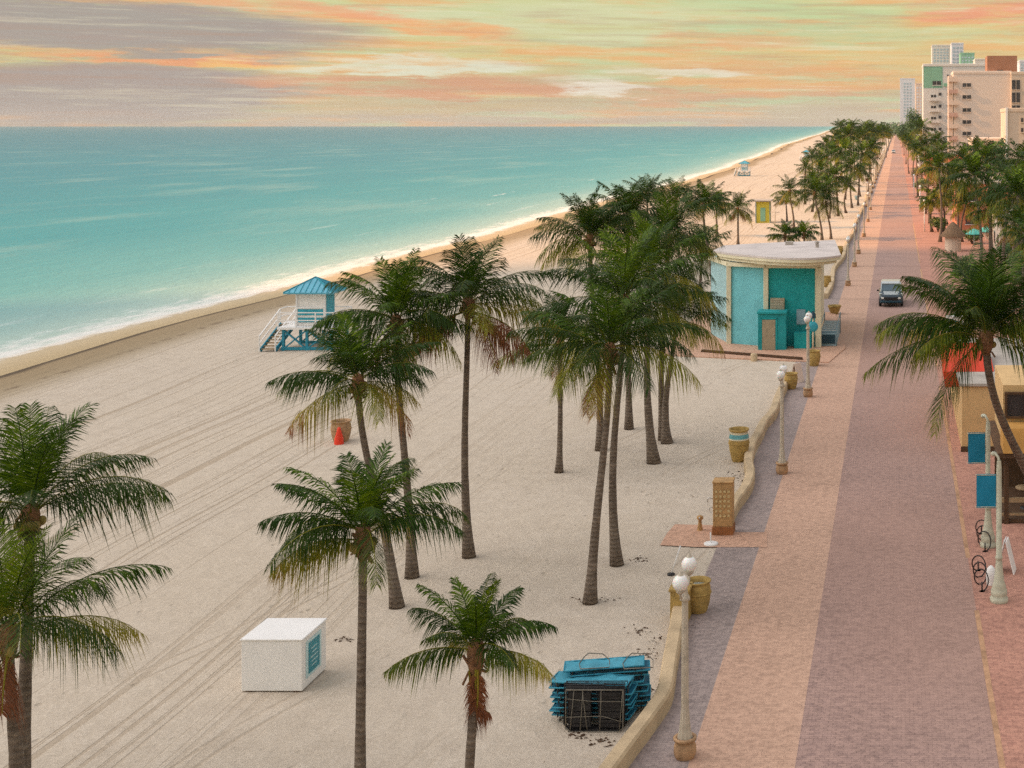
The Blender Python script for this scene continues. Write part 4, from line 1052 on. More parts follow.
# ------------------------------------------------------------------ lifeguard tower
def make_tower(loc, rz, label, scale=1.0):
    root = thing('lifeguard_tower', label, 'lifeguard tower', loc, rz, None, scale)
    dz = 1.38; W, D, Hh = 1.82, 1.45, 2.1; cx = .12
    mb = MB(); mb.box((.1, 0, dz), (3.5, 2.9, .12)); 
    for i in range(16): mb.box((-1.55 + i * .22, 0, dz + .062), (.2, 2.9, .02))
    mb.build('deck', M['white_paint'], root)
    mb = MB(); mb.box((cx, 0, dz + .08 + Hh / 2), (W, D, Hh)); cab = mb.build('cabin', M['white_wall'], root)
    # shutters low on the front, blue corner panel
    for (x0, x1, z0, z1) in ((-.78, .22, .66, 1.02), (.26, .80, .66, 1.02), (-.78, .22, .22, .50), (.26, .80, .22, .50)):
        mb = MB(); mb.box((cx + (x0 + x1) / 2 * .98, -D / 2 - .02, dz + .08 + (z0 + z1) / 2), (x1 - x0, .05, z1 - z0)); mb.build('shutter', M['turq_paint'], root)
    for x in (-.86, .86):
        mb = MB(); mb.box((cx + x, -D / 2 - .03, dz + .08 + Hh / 2), (.1, .07, Hh)); mb.build('corner_board', M['white_paint'], root)
    mb = MB(); mb.box((cx, -D / 2 - .03, dz + .08 + 1.12), (W - .14, .08, .09)); mb.build('rail_board', M['white_paint'], root)
    mb = MB(); mb.box((cx + W / 2 + .02, -.02, dz + .1 + Hh * .5), (.05, D * .78, Hh * .94)); mb.build('door', M['turq_paint'], root)
    mb = MB(); sx, sy, top = 3.05 / 2, 2.3 / 2, .85; z0 = dz + .08 + Hh
    vs = [(cx - sx, -sy, z0), (cx + sx, -sy, z0), (cx + sx, sy, z0), (cx - sx, sy, z0), (cx, 0, z0 + top),
          (cx - sx, -sy, z0 - .09), (cx + sx, -sy, z0 - .09), (cx + sx, sy, z0 - .09), (cx - sx, sy, z0 - .09)]
    mb.add(vs, [(0, 1, 4), (1, 2, 4), (2, 3, 4), (3, 0, 4), (0, 5, 6, 1), (1, 6, 7, 2), (2, 7, 8, 3), (3, 8, 5, 0), (5, 8, 7, 6)])
    apex = Vector((cx, 0, z0 + top))
    rf = mb.build('roof', M['turq_roof'], root)
    mb = MB()
    for side in range(4):
        a = Vector(vs[side]); b = Vector(vs[(side + 1) % 4])
        n = 9
        for i in range(1, n):
            p = a.lerp(b, i / n)
            m = (a + b) / 2; s = 1 - abs(i / n - .5) * 2
            q = p + (apex - m) * s
            mb.bar(p + Vector((0, 0, .015)), q + Vector((0, 0, .015)), .035, .05)
        mb.bar(a + Vector((0, 0, .02)), apex + Vector((0, 0, .02)), .07, .05)
    mb.build('seam', M['turq_paint'], rf)
    # supports
    for x in (-1.35, 0.1, 1.6):
        for y in (-1.2, 1.2):
            mb = MB(); mb.box((x, y, dz / 2 - .05), (.15, .15, dz)); mb.build('leg', M['blue_wood'], root)
    for y in (-1.22, 1.22):
        for (a, b) in (((-1.35, .1), (.1, dz - .1)), ((.1, .1), (1.6, dz - .1)), ((-1.35, dz - .1), (.1, .1)), ((.1, dz - .1), (1.6, .1))):
            mb = MB(); mb.bar((a[0], y, a[1]), (b[0], y, b[1]), .07, .15, up=(0, 1, 0)); mb.build('brace', M['blue_wood'], root)
        mb = MB(); mb.box((.1, y, .12), (3.2, .12, .18)); mb.build('skid_beam', M['blue_wood'], root)
    # ramp stairs on the left going towards the camera
    xs0, xs1 = -2.35, -1.75
    mb = MB()
    for x in (-2.62, -1.70): mb.bar((x, -1.55, .06), (x + .32, .55, dz), .07, .24)
    st = mb.build('stair', M['blue_wood'], root)
    mb = MB()
    for i in range(9):
        f = (i + .5) / 9
        mb.box((-2.16 + .32 * f, -1.55 + 2.1 * f, .06 + (dz - .02) * f), (.88, .22, .05))
    mb.build('tread', M['pale_wood'], st)
    mb = MB()
    for x in (-2.66, -1.68):
        mb.bar((x, -1.6, .95), (x + .32, .5, dz + .95), .06, .06); mb.bar((x, -1.6, 0), (x, -1.6, .98), .06, .06); mb.bar((x + .32, .5, dz), (x + .32, .5, dz + .98), .06, .06)
        mb.bar((x, -1.6, .5), (x + .32, .5, dz + .5), .05, .05)
    mb.build('handrail', M['white_paint'], root)
    mb = MB()
    mb.box((-1.95, 1.0, dz), (.7, .9, .12))
    for z in (.5, .98):
        mb.bar((-1.6, -1.4, dz + z), (1.8, -1.4, dz + z), .05, .06); mb.bar((-2.3, 1.4, dz + z), (1.8, 1.4, dz + z), .05, .06); mb.bar((-2.3, .55, dz + z), (-2.3, 1.4, dz + z), .05, .06); mb.bar((1.8, -1.4, dz + z), (1.8, 1.4, dz + z), .05, .06)
    for x in (-1.6, -.5, .7, 1.8):
        mb.bar((x, -1.4, dz), (x, -1.4, dz + 1), .06, .06)
        mb.bar((x, 1.4, dz), (x, 1.4, dz + 1), .06, .06)
    mb.build('deck_railing', M['white_paint'], root)
    return root

def build_towers():
    p = G(304, 351); t = make_tower(p + Vector((-.0, 1.4, 0)), 0, 'turquoise-roofed white lifeguard tower on blue stilts, nearest one')
    q = G(744, 176); copy_tree(t, 'far pale lifeguard tower near the surf line', q, R(0), scale=.95)
    q = G(806, 160); copy_tree(t, 'farthest lifeguard tower, a speck left of the palm row', q, R(0), scale=.9)
    # yellow hut
    root = thing('beach_hut', 'small yellow-green hut with pale frame on the orange sand', 'hut', G(763, 223))
    mb = MB(); mb.box((0, 1.0, 1.5), (1.9, 2.2, 3.0)); mb.build('body', M['yellow_wall'], root)
    for x in (-1.0, 1.0):
        mb = MB(); mb.box((x, -.14, 1.55), (.12, .12, 3.1)); mb.build('post', M['grey_blue'], root)
    mb = MB(); mb.box((-.3, 1.1, 3.16), (3.1, 3.4, .2), bev=.04); mb.build('roof', M['lino_grey'], root)
    mb = MB(); mb.box((0, -.13, 1.2), (.7, .06, 1.9)); mb.build('door', M['green_stucco'], root)
    root = thing('beach_shower_post', 'thin shower post right of the yellow hut', 'post', G(775, 227))
    mb = MB(); mb.tube([(0, 0, 0), (0, 0, 2.2)], .06, 8); mb.tube([(-.6, 0, 2.0), (.6, 0, 2.0)], .04, 6); mb.build('pipe', M['lamp_metal'], root)

# ------------------------------------------------------------------ kiosk
def build_kiosk():
    o = G(790, 348)
    Y0 = o.y      # front line
    def X(px, py=348): return G(px, py).x
    root = thing('kiosk', 'teal and cream kiosk with a curved white roof beside the walk', 'kiosk', (o.x, Y0, 0))
    L = lambda x, y: (x - o.x, y - Y0)
    z1 = 5.02
    # wall nodes along the front, then back
    p0 = G(711, 335); p1 = G(729, 344.5); p2 = G(766, 347.5); p3 = G(818.5, 348)
    n0, n1, n2, n3 = L(p0.x, p0.y), L(p1.x, p1.y), L(p2.x, p2.y), L(p3.x, p3.y)
    depth = 12.0
    def wall(a, b, m, name='wall_panel', z=z1, th=.22, inset=.0):
        mb = MB(); a, b = Vector((a[0], a[1], 0)), Vector((b[0], b[1], 0)); t = (b - a).normalized(); n = Vector((-t.y, t.x, 0))
        a2, b2 = a + n * inset, b + n * inset
        mb.slab([a2, b2, b2 + n * th, a2 + n * th], 0.05, z, 0)
        return mb.build(name, m, root)
    wall(n0, n1, M['pale_blue']); wall(n1, n2, M['teal_light'], inset=.06); wall(n2, n3, M['teal_dark'], inset=.10)
    wall(n3, (n3[0] - .3, n3[1] + depth), M['cream_trim']); wall((n3[0] - .3, n3[1] + depth), (n0[0], n0[1] + depth - 3), M['pale_blue']); wall((n0[0], n0[1] + depth - 3), n0, M['pale_blue'])
    for (q, w) in ((n1, .30), (n2, .30), (n3, .34)):
        mb = MB(); mb.box((q[0], q[1] + .02, z1 / 2 + .02), (w, .34, z1), bev=.015); mb.build('column', M['cream_trim'], root)
    # lintel band following the front
    mb = MB()
    for a, b in ((n0, n1), (n1, n2), (n2, n3)):
        mb.bar((a[0], a[1] - .03, z1 + .1), (b[0], b[1] - .03, z1 + .1), .36, .24)
    mb.build('lintel', M['cream_trim'], root)
    # curved roof slab
    zr = 5.42
    def rp(px, py, z=zr + .3): q = G(px, py, z); return Vector((q.x - o.x, q.y - Y0, 0))
    front = catmull([rp(713.5, 252), rp(728, 254.5), rp(746, 256.5), rp(769, 258.5), rp(790, 259.5), rp(809, 259.5), rp(826, 258.5), rp(840.5, 256.5)], 4)
    back = [rp(834.5, 241.5), rp(800, 243), rp(773, 244), rp(745, 245.5), rp(724, 247)]
    mb = MB(); mb.slab(front + back, zr + .10, zr + .28, 0)
    rf = mb.build('roof', M['cream_trim'], root)
    fr2 = [v * 1 for v in front]
    cen = sum(front + back, Vector((0, 0, 0))) / len(front + back)
    mb = MB(); mb.slab([cen + (v - cen) * 1.008 for v in front + back], zr + .28, zr + .40, 0)
    mb.build('roof_membrane', M['roof_membrane'], rf)
    # soffit strip
    mb = MB(); mb.slab([cen + (v - cen) * .94 for v in front + back], zr - .10, zr + .098, 0); mb.build('soffit', M['cream_trim'], rf)
    # stubby vents on the roof
    mb = MB(); mb.box((-.6, 7, zr + .5), (.5, .5, .25)); mb.lathe([(.12, zr + .4), (.12, zr + .75), (.2, zr + .76), (.001, zr + .85)], (1.4, 5.0, 0), 10); mb.build('roof_vent', M['lino_grey'], rf)
    # air conditioner
    mb = MB(); mb.box((X(777.5) - o.x, n2[1] - .12, (348 - 304.5) / 16), (.88, .4, .78), bev=.02); ac = mb.build('air_conditioner', M['tan_metal'], root)
    mb = MB()
    for i in range(7): mb.box((X(777.5) - o.x, n2[1] - .33, (348 - 304.5) / 16 - .3 + i * .1), (.76, .02, .03))
    mb.build('grille', M['lamp_metal'], ac)
    # annex
    a0, a1 = G(758, 351).x - o.x, G(785.8, 351).x - o.x
    ya = G(772, 351).y - Y0
    hA = 2.28
    mb = MB(); mb.slab([(a0, ya), (a1, ya), (a1 + .05, ya + 1.5), (a0, ya + 1.5)], .05, hA); mb.box(((a0 + a1) / 2, ya + .5, hA + .08), (a1 - a0 + .12, 1.25, .14), bev=.02)
    ann = mb.build('annex', M['teal_annex'], root)
    dx = (G(768.8, 351).x - o.x); mb = MB(); mb.box((dx, ya - .03, 1.0), (.82, .06, 1.86), bev=.01); d = mb.build('door', M['tan_metal'], root)
    mb = MB(); mb.box((dx - .46, ya - .02, 1.02), (.07, .09, 2.0)); mb.box((dx + .46, ya - .02, 1.02), (.07, .09, 2.0)); mb.box((dx, ya - .02, 2.0), (.99, .09, .07)); mb.build('door_frame', M['teal_dark'], d)
    mb = MB(); sphere(mb, (dx + .33, ya - .09, 1.0), .035, 8, 6); mb.build('handle', M['chrome'], d)
    # notice board right of annex, box added where the teal wall lies in shadow
    mb = MB(); mb.box((G(801, 348).x - o.x, n3[1] - .03, 1.95), (.55, .06, .95), bev=.01); mb.build('notice_board', M['grey_blue'], root)
    mb = MB(); mb.box((G(803, 348).x - o.x, n3[1] - .3, .55), (1.05, .6, 1.0), bev=.02); mb.build('shade_box', M['teal_dark'], root)
    # round blue sign
    root = thing('round_sign', 'round blue sign on a pale pole before the kiosk corner', 'sign', G(813, 353))
    mb = MB(); mb.tube([(0, 0, 0), (0, 0, 2.4)], .055, 8); mb.build('pole', M['cream_band'], root)
    mb = MB(); mb.lathe([(.001, -.03), (.30, -.03), (.32, 0), (.30, .03), (.001, .03)], (0, 0, 0), 20); s = mb.build('sign_face', M['turq_paint'], root, (0, -.06, 1.62)); s.rotation_euler = (R(90), 0, 0)
    mb = MB(); mb.lathe([(.2, 2.15), (.16, 2.4), (.04, 2.55), (.001, 2.56)], (0, 0, 0), 12); mb.build('cap', M['navy_dark'], root)
    # slatted blue box beside the kiosk
    root = thing('slatted_rack', 'low blue-grey slatted rack at the right side of the kiosk', 'rack', G(828.5, 347))
    mb = MB(); mb.box((0, 2.6, .45), (.98, 5.2, .86), bev=.03); mb.build('body', M['grey_blue'], root)
    mb = MB(); mb.box((0, -.03, .5), (.8, .06, .55), bev=.01); mb.build('front_panel', M['navy_dark'], root)
    for i in range(11):
        mb = MB(); mb.box((0, .3 + i * .45, .93), (1.02, .14, .05), bev=.01); mb.build('slat', M['far_white'] if i % 2 else M['grey_blue'], root)
    mb = MB()
    for x in (-.52, .52): mb.tube([(x, 0, 0), (x, 0, 1.25), (x, 5.2, 1.45), (x, 5.2, 0)], .03, 6)
    mb.build('hand_rail', M['grey_blue'], root)
    # low kerb rail before the terrace with bollard
    a, b = G(702, 353), G(802, 361)
    mb = MB(); mb.bar((0, 0, .16), (b.x - a.x, b.y - a.y, .16), .16, .12); 
    for i in range(5):
        f = i / 4; mb.box(((b.x - a.x) * f, (b.y - a.y) * f, .06), (.12, .12, .16))
    tag(mb.build('kerb_rail', M['brown_wood'], None, a), 'low dark timber rail along the sand edge of the kiosk terrace', 'rail')
    mb = MB(); mb.lathe([(.2, 0), (.2, .38), (.16, .44), (.001, .46)], (0, 0, 0), 14)
    tag(mb.build('bollard', M['wall_cream'], None, G(754, 361)), 'stubby cream bollard in front of the kiosk rail', 'bollard')
    # sandwich boards
    def aboard(p, rz, label, m):
        root = thing('sandwich_board', label, 'sign', p, rz)
        for s in (-1, 1):
            mb = MB(); mb.bar((0, s * .28, 0), (0, s * .03, 1.02), .58, .03, up=(0, 1, 0)); mb.build('board', m, root)
        return root
    aboard(G(797, 382), R(60), 'pale pinkish sandwich board behind the third lamp', M['pink_light'])
    aboard(G(1006, 572), R(78), 'white sandwich board beside the nearer banner post', M['white_paint'])

# ------------------------------------------------------------------ vehicles
def make_car(loc, label, far=False):
    root = thing('parked_car', label, 'car', loc)
    body = M['car_body'] if not far else M['car_white']
    def loft(secs, m, name, parent, caps=True):
        mb = MB(); n = len(secs[0]); vs = [p for s in secs for p in s]; fs = []
        for i in range(len(secs) - 1):
            for k in range(n):
                fs.append((i * n + k, i * n + (k + 1) % n, (i + 1) * n + (k + 1) % n, (i + 1) * n + k))
        fs.append(tuple(range(n))[::-1]); fs.append(tuple((len(secs) - 1) * n + k for k in range(n)))
        mb.add(vs, fs); return mb.build(name, m, parent)
    def sec(y, w, z0, z1, r=.1): 
        return [(-w + r, y, z0), (w - r, y, z0), (w, y, z0 + r), (w, y, z1 - r), (w - r, y, z1), (-w + r, y, z1), (-w, y, z1 - r), (-w, y, z0 + r)]
    b = loft([sec(-2.15, .78, .36, .80), sec(-2.05, .88, .30, .94), sec(-1.5, .92, .28, 1.02), sec(-.9, .93, .28, 1.08), sec(1.7, .93, .28, 1.10), sec(2.1, .88, .34, 1.05)], body, 'body', root)
    loft([sec(-.95, .80, 1.06, 1.12, .03), sec(-.35, .76, 1.06, 1.58, .08), sec(.2, .76, 1.06, 1.68, .08), sec(1.6, .76, 1.06, 1.66, .08), sec(2.0, .78, 1.06, 1.2, .03)], M['car_glass'], 'windows', root)
    loft([sec(-.42, .72, 1.56, 1.63, .03), sec(0, .77, 1.60, 1.74, .05), sec(1.55, .77, 1.60, 1.72, .05), sec(1.75, .72, 1.56, 1.62, .03)], M['car_silver'], 'roof', root)
    mb = MB(); 
    for x in (-.78, .78): mb.bar((x, -.98, 1.05), (x * .96, -.40, 1.62), .06, .07)
    for x in (-.78, .78):
        mb.bar((x * 1.0, .45, 1.05), (x * .99, .45, 1.64), .05, .06)
    mb.build('pillar', M['car_silver'], root)
    # bonnet panel in silver
    mb = MB(); mb.add([(-.5, -2.0, .955), (.5, -2.0, .955), (.62, -1.0, 1.09), (-.62, -1.0, 1.09), (-.5, -2.0, .90), (.5, -2.0, .90), (.62, -1.0, 1.0), (-.62, -1.0, 1.0)],
                      [(0, 1, 2, 3), (4, 7, 6, 5), (0, 4, 5, 1), (1, 5, 6, 2), (2, 6, 7, 3), (3, 7, 4, 0)]); mb.build('bonnet', M['car_silver'], root)
    mb = MB(); mb.box((0, -2.15, .62), (1.0, .06, .24), bev=.02); mb.build('grille', M['black_metal'], root)
    mb = MB(); mb.box((0, -2.16, .42), (1.66, .16, .16), bev=.04); mb.build('bumper', M['navy_dark'], root)
    for s in (-1, 1):
        mb = MB(); mb.box((s * .64, -2.12, .70), (.22, .1, .15), bev=.03); mb.build('headlight', M['headlight'], root)
        mb = MB(); mb.box((s * 1.02, -.75, 1.12), (.16, .1, .13), bev=.03); mb.build('mirror', M['black_metal'], root)
        mb = MB(); mb.box((s * .80, -1.75, .99), (.22, .6, .03), bev=.01); mb.build('wing_panel', M['car_silver'], root)
        for y in (-1.35, 1.35):
            w = MB(); w.lathe([(.20, -.1), (.32, -.11), (.35, -.08), (.35, .08), (.32, .11), (.20, .1)], (0, 0, 0), 20)
            wh = w.build('tyre', M['rubber'], root, (s * .83, y, .35)); wh.rotation_euler = (0, R(90), 0)
            r_ = MB(); r_.lathe([(.001, -.06), (.2, -.09), (.2, .09), (.001, .06)], (0, 0, 0), 14); r_.build('rim', M['chrome'], wh)
    return root

def build_vehicles():
    p = G(891, 307.5); p.y += 2.1; p.z = .02
    make_car(p, 'dark navy car with pale roof and silver bonnet driving on the walk')
    p = G(893.5, 153.5); p.z = .02
    make_car(p, 'tiny white vehicle far down the walk', far=True)

def build_right_side():
    def rack(px, py, label):
        root = thing('bicycle_rack', label, 'bicycle rack', G(px, py), 0, 'black hoop bicycle racks')
        mb = MB(); pts = []
        for i in range(73):
            a = i / 72 * 3 * 2 * math.pi
            pts.append((.20 * math.sin(a), i / 72 * 1.9, .30 - .28 * math.cos(a)))
        mb.tube(pts, .020, 7); mb.build('spiral', M['black_metal'], root)
        mb = MB()
        for y in (0, 1.9): mb.tube([(0, y, .3), (0, y, 0)], .024, 7); mb.lathe([(.09, 0), (.09, .02), (.001, .02)], (0, y, 0), 10)
        mb.build('post', M['black_metal'], root)
    rack(982, 592, 'nearer black spiral bicycle rack beside the nearer banner post')
    rack(985, 552, 'farther black spiral bicycle rack beside the farther banner post')
    # a white parcel at the post foot
    mb = MB(); mb.lathe([(.14, 0), (.16, .3), (.12, .5), (.05, .58), (.001, .6)], (0, 0, 0), 9)
    tag(mb.build('rubbish_bag', M['white_paint'], None, G(991, 585)), 'white rubbish bag leaning by the nearer bicycle rack', 'bag')

    # orange shop building
    Y = F * 14 / (452 - HZ); x0 = (962 - VX) * Y / F; k = ppm(452)
    root = thing('orange_building', 'orange-plastered shop with flat pale roof behind the leaning palm', 'building', (x0, Y, 0))
    hw = 66 / k
    mb = MB(); mb.box((4.0, 6, hw / 2), (8.0, 12, hw)); mb.build('wall', M['orange_wall'], root)
    mb = MB(); mb.box((4.0, 6, hw + .06), (8.25, 12.2, .14), bev=.02); mb.build('roof', M['lino_grey'], root)
    mb = MB(); mb.box((4.0, -.03, .12), (8.1, .1, .24)); mb.build('plinth', M['brown_wood'], root)
    mb = MB(); mb.box((1.95 + .7, -.02, 1.85), (1.5, .1, .95), bev=.01); w = mb.build('window', M['dark_glass'], root)
    mb = MB()
    for x in (1.88, 2.65, 3.42): mb.box((x, -.08, 1.85), (.09, .08, 1.08))
    for z in (1.33, 2.37): mb.box((2.65, -.08, z), (1.62, .08, .09))
    for i in range(4): mb.bar((1.9 + i * .38, -.08, 1.35), (2.25 + i * .38, -.08, 2.35), .03, .03)
    mb.build('frame', M['brown_wood'], w)
    # red awning over the walk on the far part
    mb = MB(); vs = []
    zz = 2.75
    a = [(-.05, 3.6, 3.3), (-.75, 3.2, 2.45), (-.75, 7.2, 2.45), (-.05, 7.2, 3.3)]
    mb.add([(-.72, 2.6, 2.95), (1.55, 2.6, 2.98), (1.55, 6.6, 3.6), (-.72, 6.6, 3.6), (-.62, 2.55, 2.25), (1.5, 2.55, 2.45)], [(0, 1, 2, 3), (0, 4, 5, 1)])
    mb.add([(-.72, 2.6, 2.95), (-.72, 6.6, 3.6), (-.62, 6.6, 2.3), (-.62, 2.55, 2.25)], [(0, 1, 2, 3)])
    rr = mb.build('awning', M['red_canvas'], root)
    so = rr.modifiers.new('thick', 'SOLIDIFY'); so.thickness = .03
    mb = MB(); mb.box((.0, 7.2, 4.3), (.85, .14, 1.0), bev=.03); sg = mb.build('sign_box', M['white_paint'], root)
    mb = MB(); mb.box((.0, 7.12, 4.15), (.6, .03, .22), bev=.01); mb.box((-.1, 7.12, 4.5), (.4, .03, .1), bev=.01); mb.build('emblem', M['turq_paint'], sg)
    mb = MB(); mb.tube([(.0, 7.25, 3.0), (.0, 7.25, 3.9)], .05, 8); mb.build('sign_post', M['lamp_metal'], sg)

    # timber terrace in front, cut by the frame edge
    Yt = F * 14 / (524 - HZ); k = ppm(524)
    x0 = (1004 - VX) * Yt / F
    root = thing('timber_terrace', 'dark timber restaurant terrace with orange fascia at the right edge', 'terrace', (x0, Yt, 0))
    for x in (0, 2.4, 4.8):
        for y in (0, 4.5):
            mb = MB(); mb.box((x + .08, y, 1.25), (.16, .16, 2.5)); mb.build('post', M['brown_wood'], root)
    mb = MB(); mb.box((2.7, -.02, .85), (5.6, .1, .16)); mb.box((2.7, -.02, .35), (5.6, .06, .08)); mb.build('rail', M['pale_wood'], root)
    mb = MB(); mb.box((2.7, 2.3, 2.46), (5.9, 5.2, .16)); mb.build('beam', M['brown_wood'], root)
    mb = MB(); mb.add([(-.05, -.35, 2.55), (5.8, -.35, 2.55), (5.8, -.05, 3.35), (-.05, -.05, 3.35), (-.05, 1.0, 2.55), (5.8, 1.0, 2.55), (5.8, 1.0, 3.35), (-.05, 1.0, 3.35)],
                      [(0, 1, 2, 3), (1, 5, 6, 2), (5, 4, 7, 6), (4, 0, 3, 7), (3, 2, 6, 7), (0, 4, 5, 1)]); mb.build('fascia', M['orange_deep'], root)
    mb = MB(); mb.box((2.9, 3.1, 3.6), (5.7, 4.0, 2.1)); mb.build('upper_wall', M['orange_wall'], root)
    mb = MB(); mb.box((1.6, 1.07, 3.95), (2.9, .1, .8)); w2 = mb.build('window', M['dark_glass'], root)
    mb = MB()
    for x in (.15, .85, 1.6, 2.35, 3.05): mb.box((x, 1.0, 3.95), (.08, .08, .9))
    mb.box((1.6, 1.0, 4.38), (3.0, .1, .08)); mb.box((1.6, 1.0, 3.52), (3.0, .1, .08)); mb.build('frame', M['brown_wood'], w2)
    mb = MB(); mb.box((2.7, 4.4, 1.2), (5.4, .12, 2.3)); mb.box((2.7, 2.3, .1), (5.6, 4.6, .12)); mb.build('back_panel', M['brown_wood'], root)
    def table(x, y, n):
        r2 = thing('cafe_table', 'dark cafe table inside the timber terrace, ' + n, 'table', (x0 + x, Yt + y, .16), 0)
        mb = MB(); mb.lathe([(.001, .72), (.38, .72), (.38, .76), (.001, .76)], (0, 0, 0), 16); mb.build('table_top', M['pale_wood'], r2)
        mb = MB(); mb.tube([(0, 0, 0), (0, 0, .72)], .04, 8); mb.lathe([(.22, 0), (.2, .04), (.001, .05)], (0, 0, 0), 12); mb.build('leg', M['black_metal'], r2)
    table(.9, 1.4, 'the one nearest the walk')

    # low buildings down the right side
    def low(px0, px1, py_base, h, depth, wm, label, rm='lino_grey', wins=2, Y=None):
        Y = F * 14 / (py_base - HZ); xa = (px0 - VX) * Y / F; xb = (px1 - VX) * Y / F; w = xb - xa
        root = thing('low_building', label, 'building', (xa, Y, 0), 0, 'low-rise buildings behind the right-hand palms')
        mb = MB(); mb.box((w / 2, depth / 2, h / 2), (w, depth, h)); mb.build('wall', M[wm], root)
        mb = MB(); mb.box((w / 2, depth / 2, h + .12), (w + .3, depth + .3, .26), bev=.04); mb.build('roof', M[rm], root)
        fl = max(1, int(h / 3.0))
        for f in range(fl):
            for i in range(wins):
                x = w * (i + .5) / wins
                mb = MB(); mb.box((x, -.02, f * 3.0 + 1.6), (min(1.4, w / wins * .55), .1, 1.2)); wd = mb.build('window', M['far_glass'], root)
                mb = MB(); mb.box((x, -.07, f * 3.0 + .96), (min(1.6, w / wins * .6), .14, .1)); mb.build('sill', M['far_white'], wd)
            for j in range(int(depth // 5)):
                mb = MB(); mb.box((-.02, 2.5 + j * 5, f * 3.0 + 1.6), (.1, 1.5, 1.3)); mb.build('window', M['far_glass'], root)
        return root
    low(1000, 1100, 258, 4.2, 12, 'beige_stucco', 'beige low building half hidden behind the dark palms')
    low(958, 1010, 232, 6.2, 18, 'salmon', 'terracotta-pink low building behind the thatched hut')
    low(936, 1000, 206, 6.5, 22, 'pink_light', 'cream-pink low building with peach front among yellowish palms')
    low(926, 985, 182, 6.5, 24, 'salmon', 'reddish low building at the bend of the palms', wins=3)
    low(919, 975, 168, 7.5, 30, 'far_white', 'white low building beyond the reddish one', wins=3)
    low(912, 960, 157, 9, 50, 'pink_light', 'pinkish far low building at the foot of the green tower', wins=3)
    # thatched hut
    p = G(953, 251); root = thing('thatched_hut', 'round thatched hut with white walls near the walk', 'hut', p)
    mb = MB(); mb.lathe([(.9, 0), (.9, 1.9)], (0, 0, 0), 14, smooth=False); mb.build('wall', M['beige_stucco'], root)
    mb = MB(); mb.lathe([(1.42, 1.62), (1.40, 1.74), (1.0, 2.2), (.5, 2.85), (.12, 3.2), (.001, 3.24)], (0, 0, 0), 22, flute=.05); mb.build('roof', M['thatch'], root)
    # teal sunshades
    for i, (px, py, lb) in enumerate(((974, 250, 'left teal sunshade over the cafe terrace'), (986, 247, 'right teal sunshade over the cafe terrace'))):
        root = thing('parasol', lb, 'parasol', G(px, py), 0, 'teal sunshades')
        mb = MB(); mb.lathe([(.95, 1.75), (.93, 1.85), (.5, 2.15), (.001, 2.4)], (0, 0, 0), 8, smooth=False); mb.build('canopy', M['teal_canvas'], root)
        mb = MB(); mb.tube([(0, 0, 0), (0, 0, 2.4)], .035, 7); mb.build('pole', M['white_paint'], root)
    # lamps and posts at the right edge of the walk, far
    for i, (px, py, lb) in enumerate(((924.5, 232, 'nearest thin white post at the far right edge of the walk'), (920, 212, 'middle thin white post at the far right edge of the walk'), (914, 196, 'farthest thin white post at the far right edge of the walk'))):
        root = thing('white_post', lb, 'post', G(px, py), 0, 'white posts at the right edge')
        mb = MB(); mb.tube([(0, 0, 0), (0, 0, 3.9)], [.09, .06], 8); mb.build('shaft', M['white_paint'], root)
        mb = MB(); sphere(mb, (0, 0, 4.05), .2, 12, 8); mb.build('globe', M['opal'], root)
    # bushes
    sp = [(938, 232, 1.5, 1.3, 'rounded bright green bush left of the thatched hut'), (926, 214, 1.6, 1.5, 'yellow-green bush beside the white posts'), (1000, 262, 2.0, 1.5, 'leafy bush under the dark palms'),
          (1022, 290, 1.6, 1.6, 'bush at the frame edge above the orange building'), (972, 244, 1.4, 1.2, 'bush between thatched hut and sunshades'), (922, 190, 1.8, 1.6, 'far yellow-green bush by the walk'), (917, 178, 2.0, 1.8, 'far bush at the foot of the reddish building'), (1008, 240, 2.4, 2.2, 'tall shrub behind the sunshades'), (946, 215, 2.2, 2.2, 'tall yellowish shrub behind the thatched hut')]
    sp += [(960, 330, 1.0, 1.1, 'green bush behind the white sign of the shop'), (985, 300, 1.6, 1.5, 'bush hidden behind the leaning palm crown'), (966, 282, 1.5, 1.3, 'low shrub at the pavement edge past the leaning palm'), (1020, 225, 3.0, 3.0, 'big dark shrub at the frame edge under the palms'), (985, 222, 2.5, 2.6, 'dark shrub filling the gap under the palm clump')]
    for i, (px, py, rx, rz, lb) in enumerate(sp):
        leafy('bush', lb, 'bush', G(px, py), rx, rz, 1500, .13, 300 + i, .3, 1.0, trunk=False)

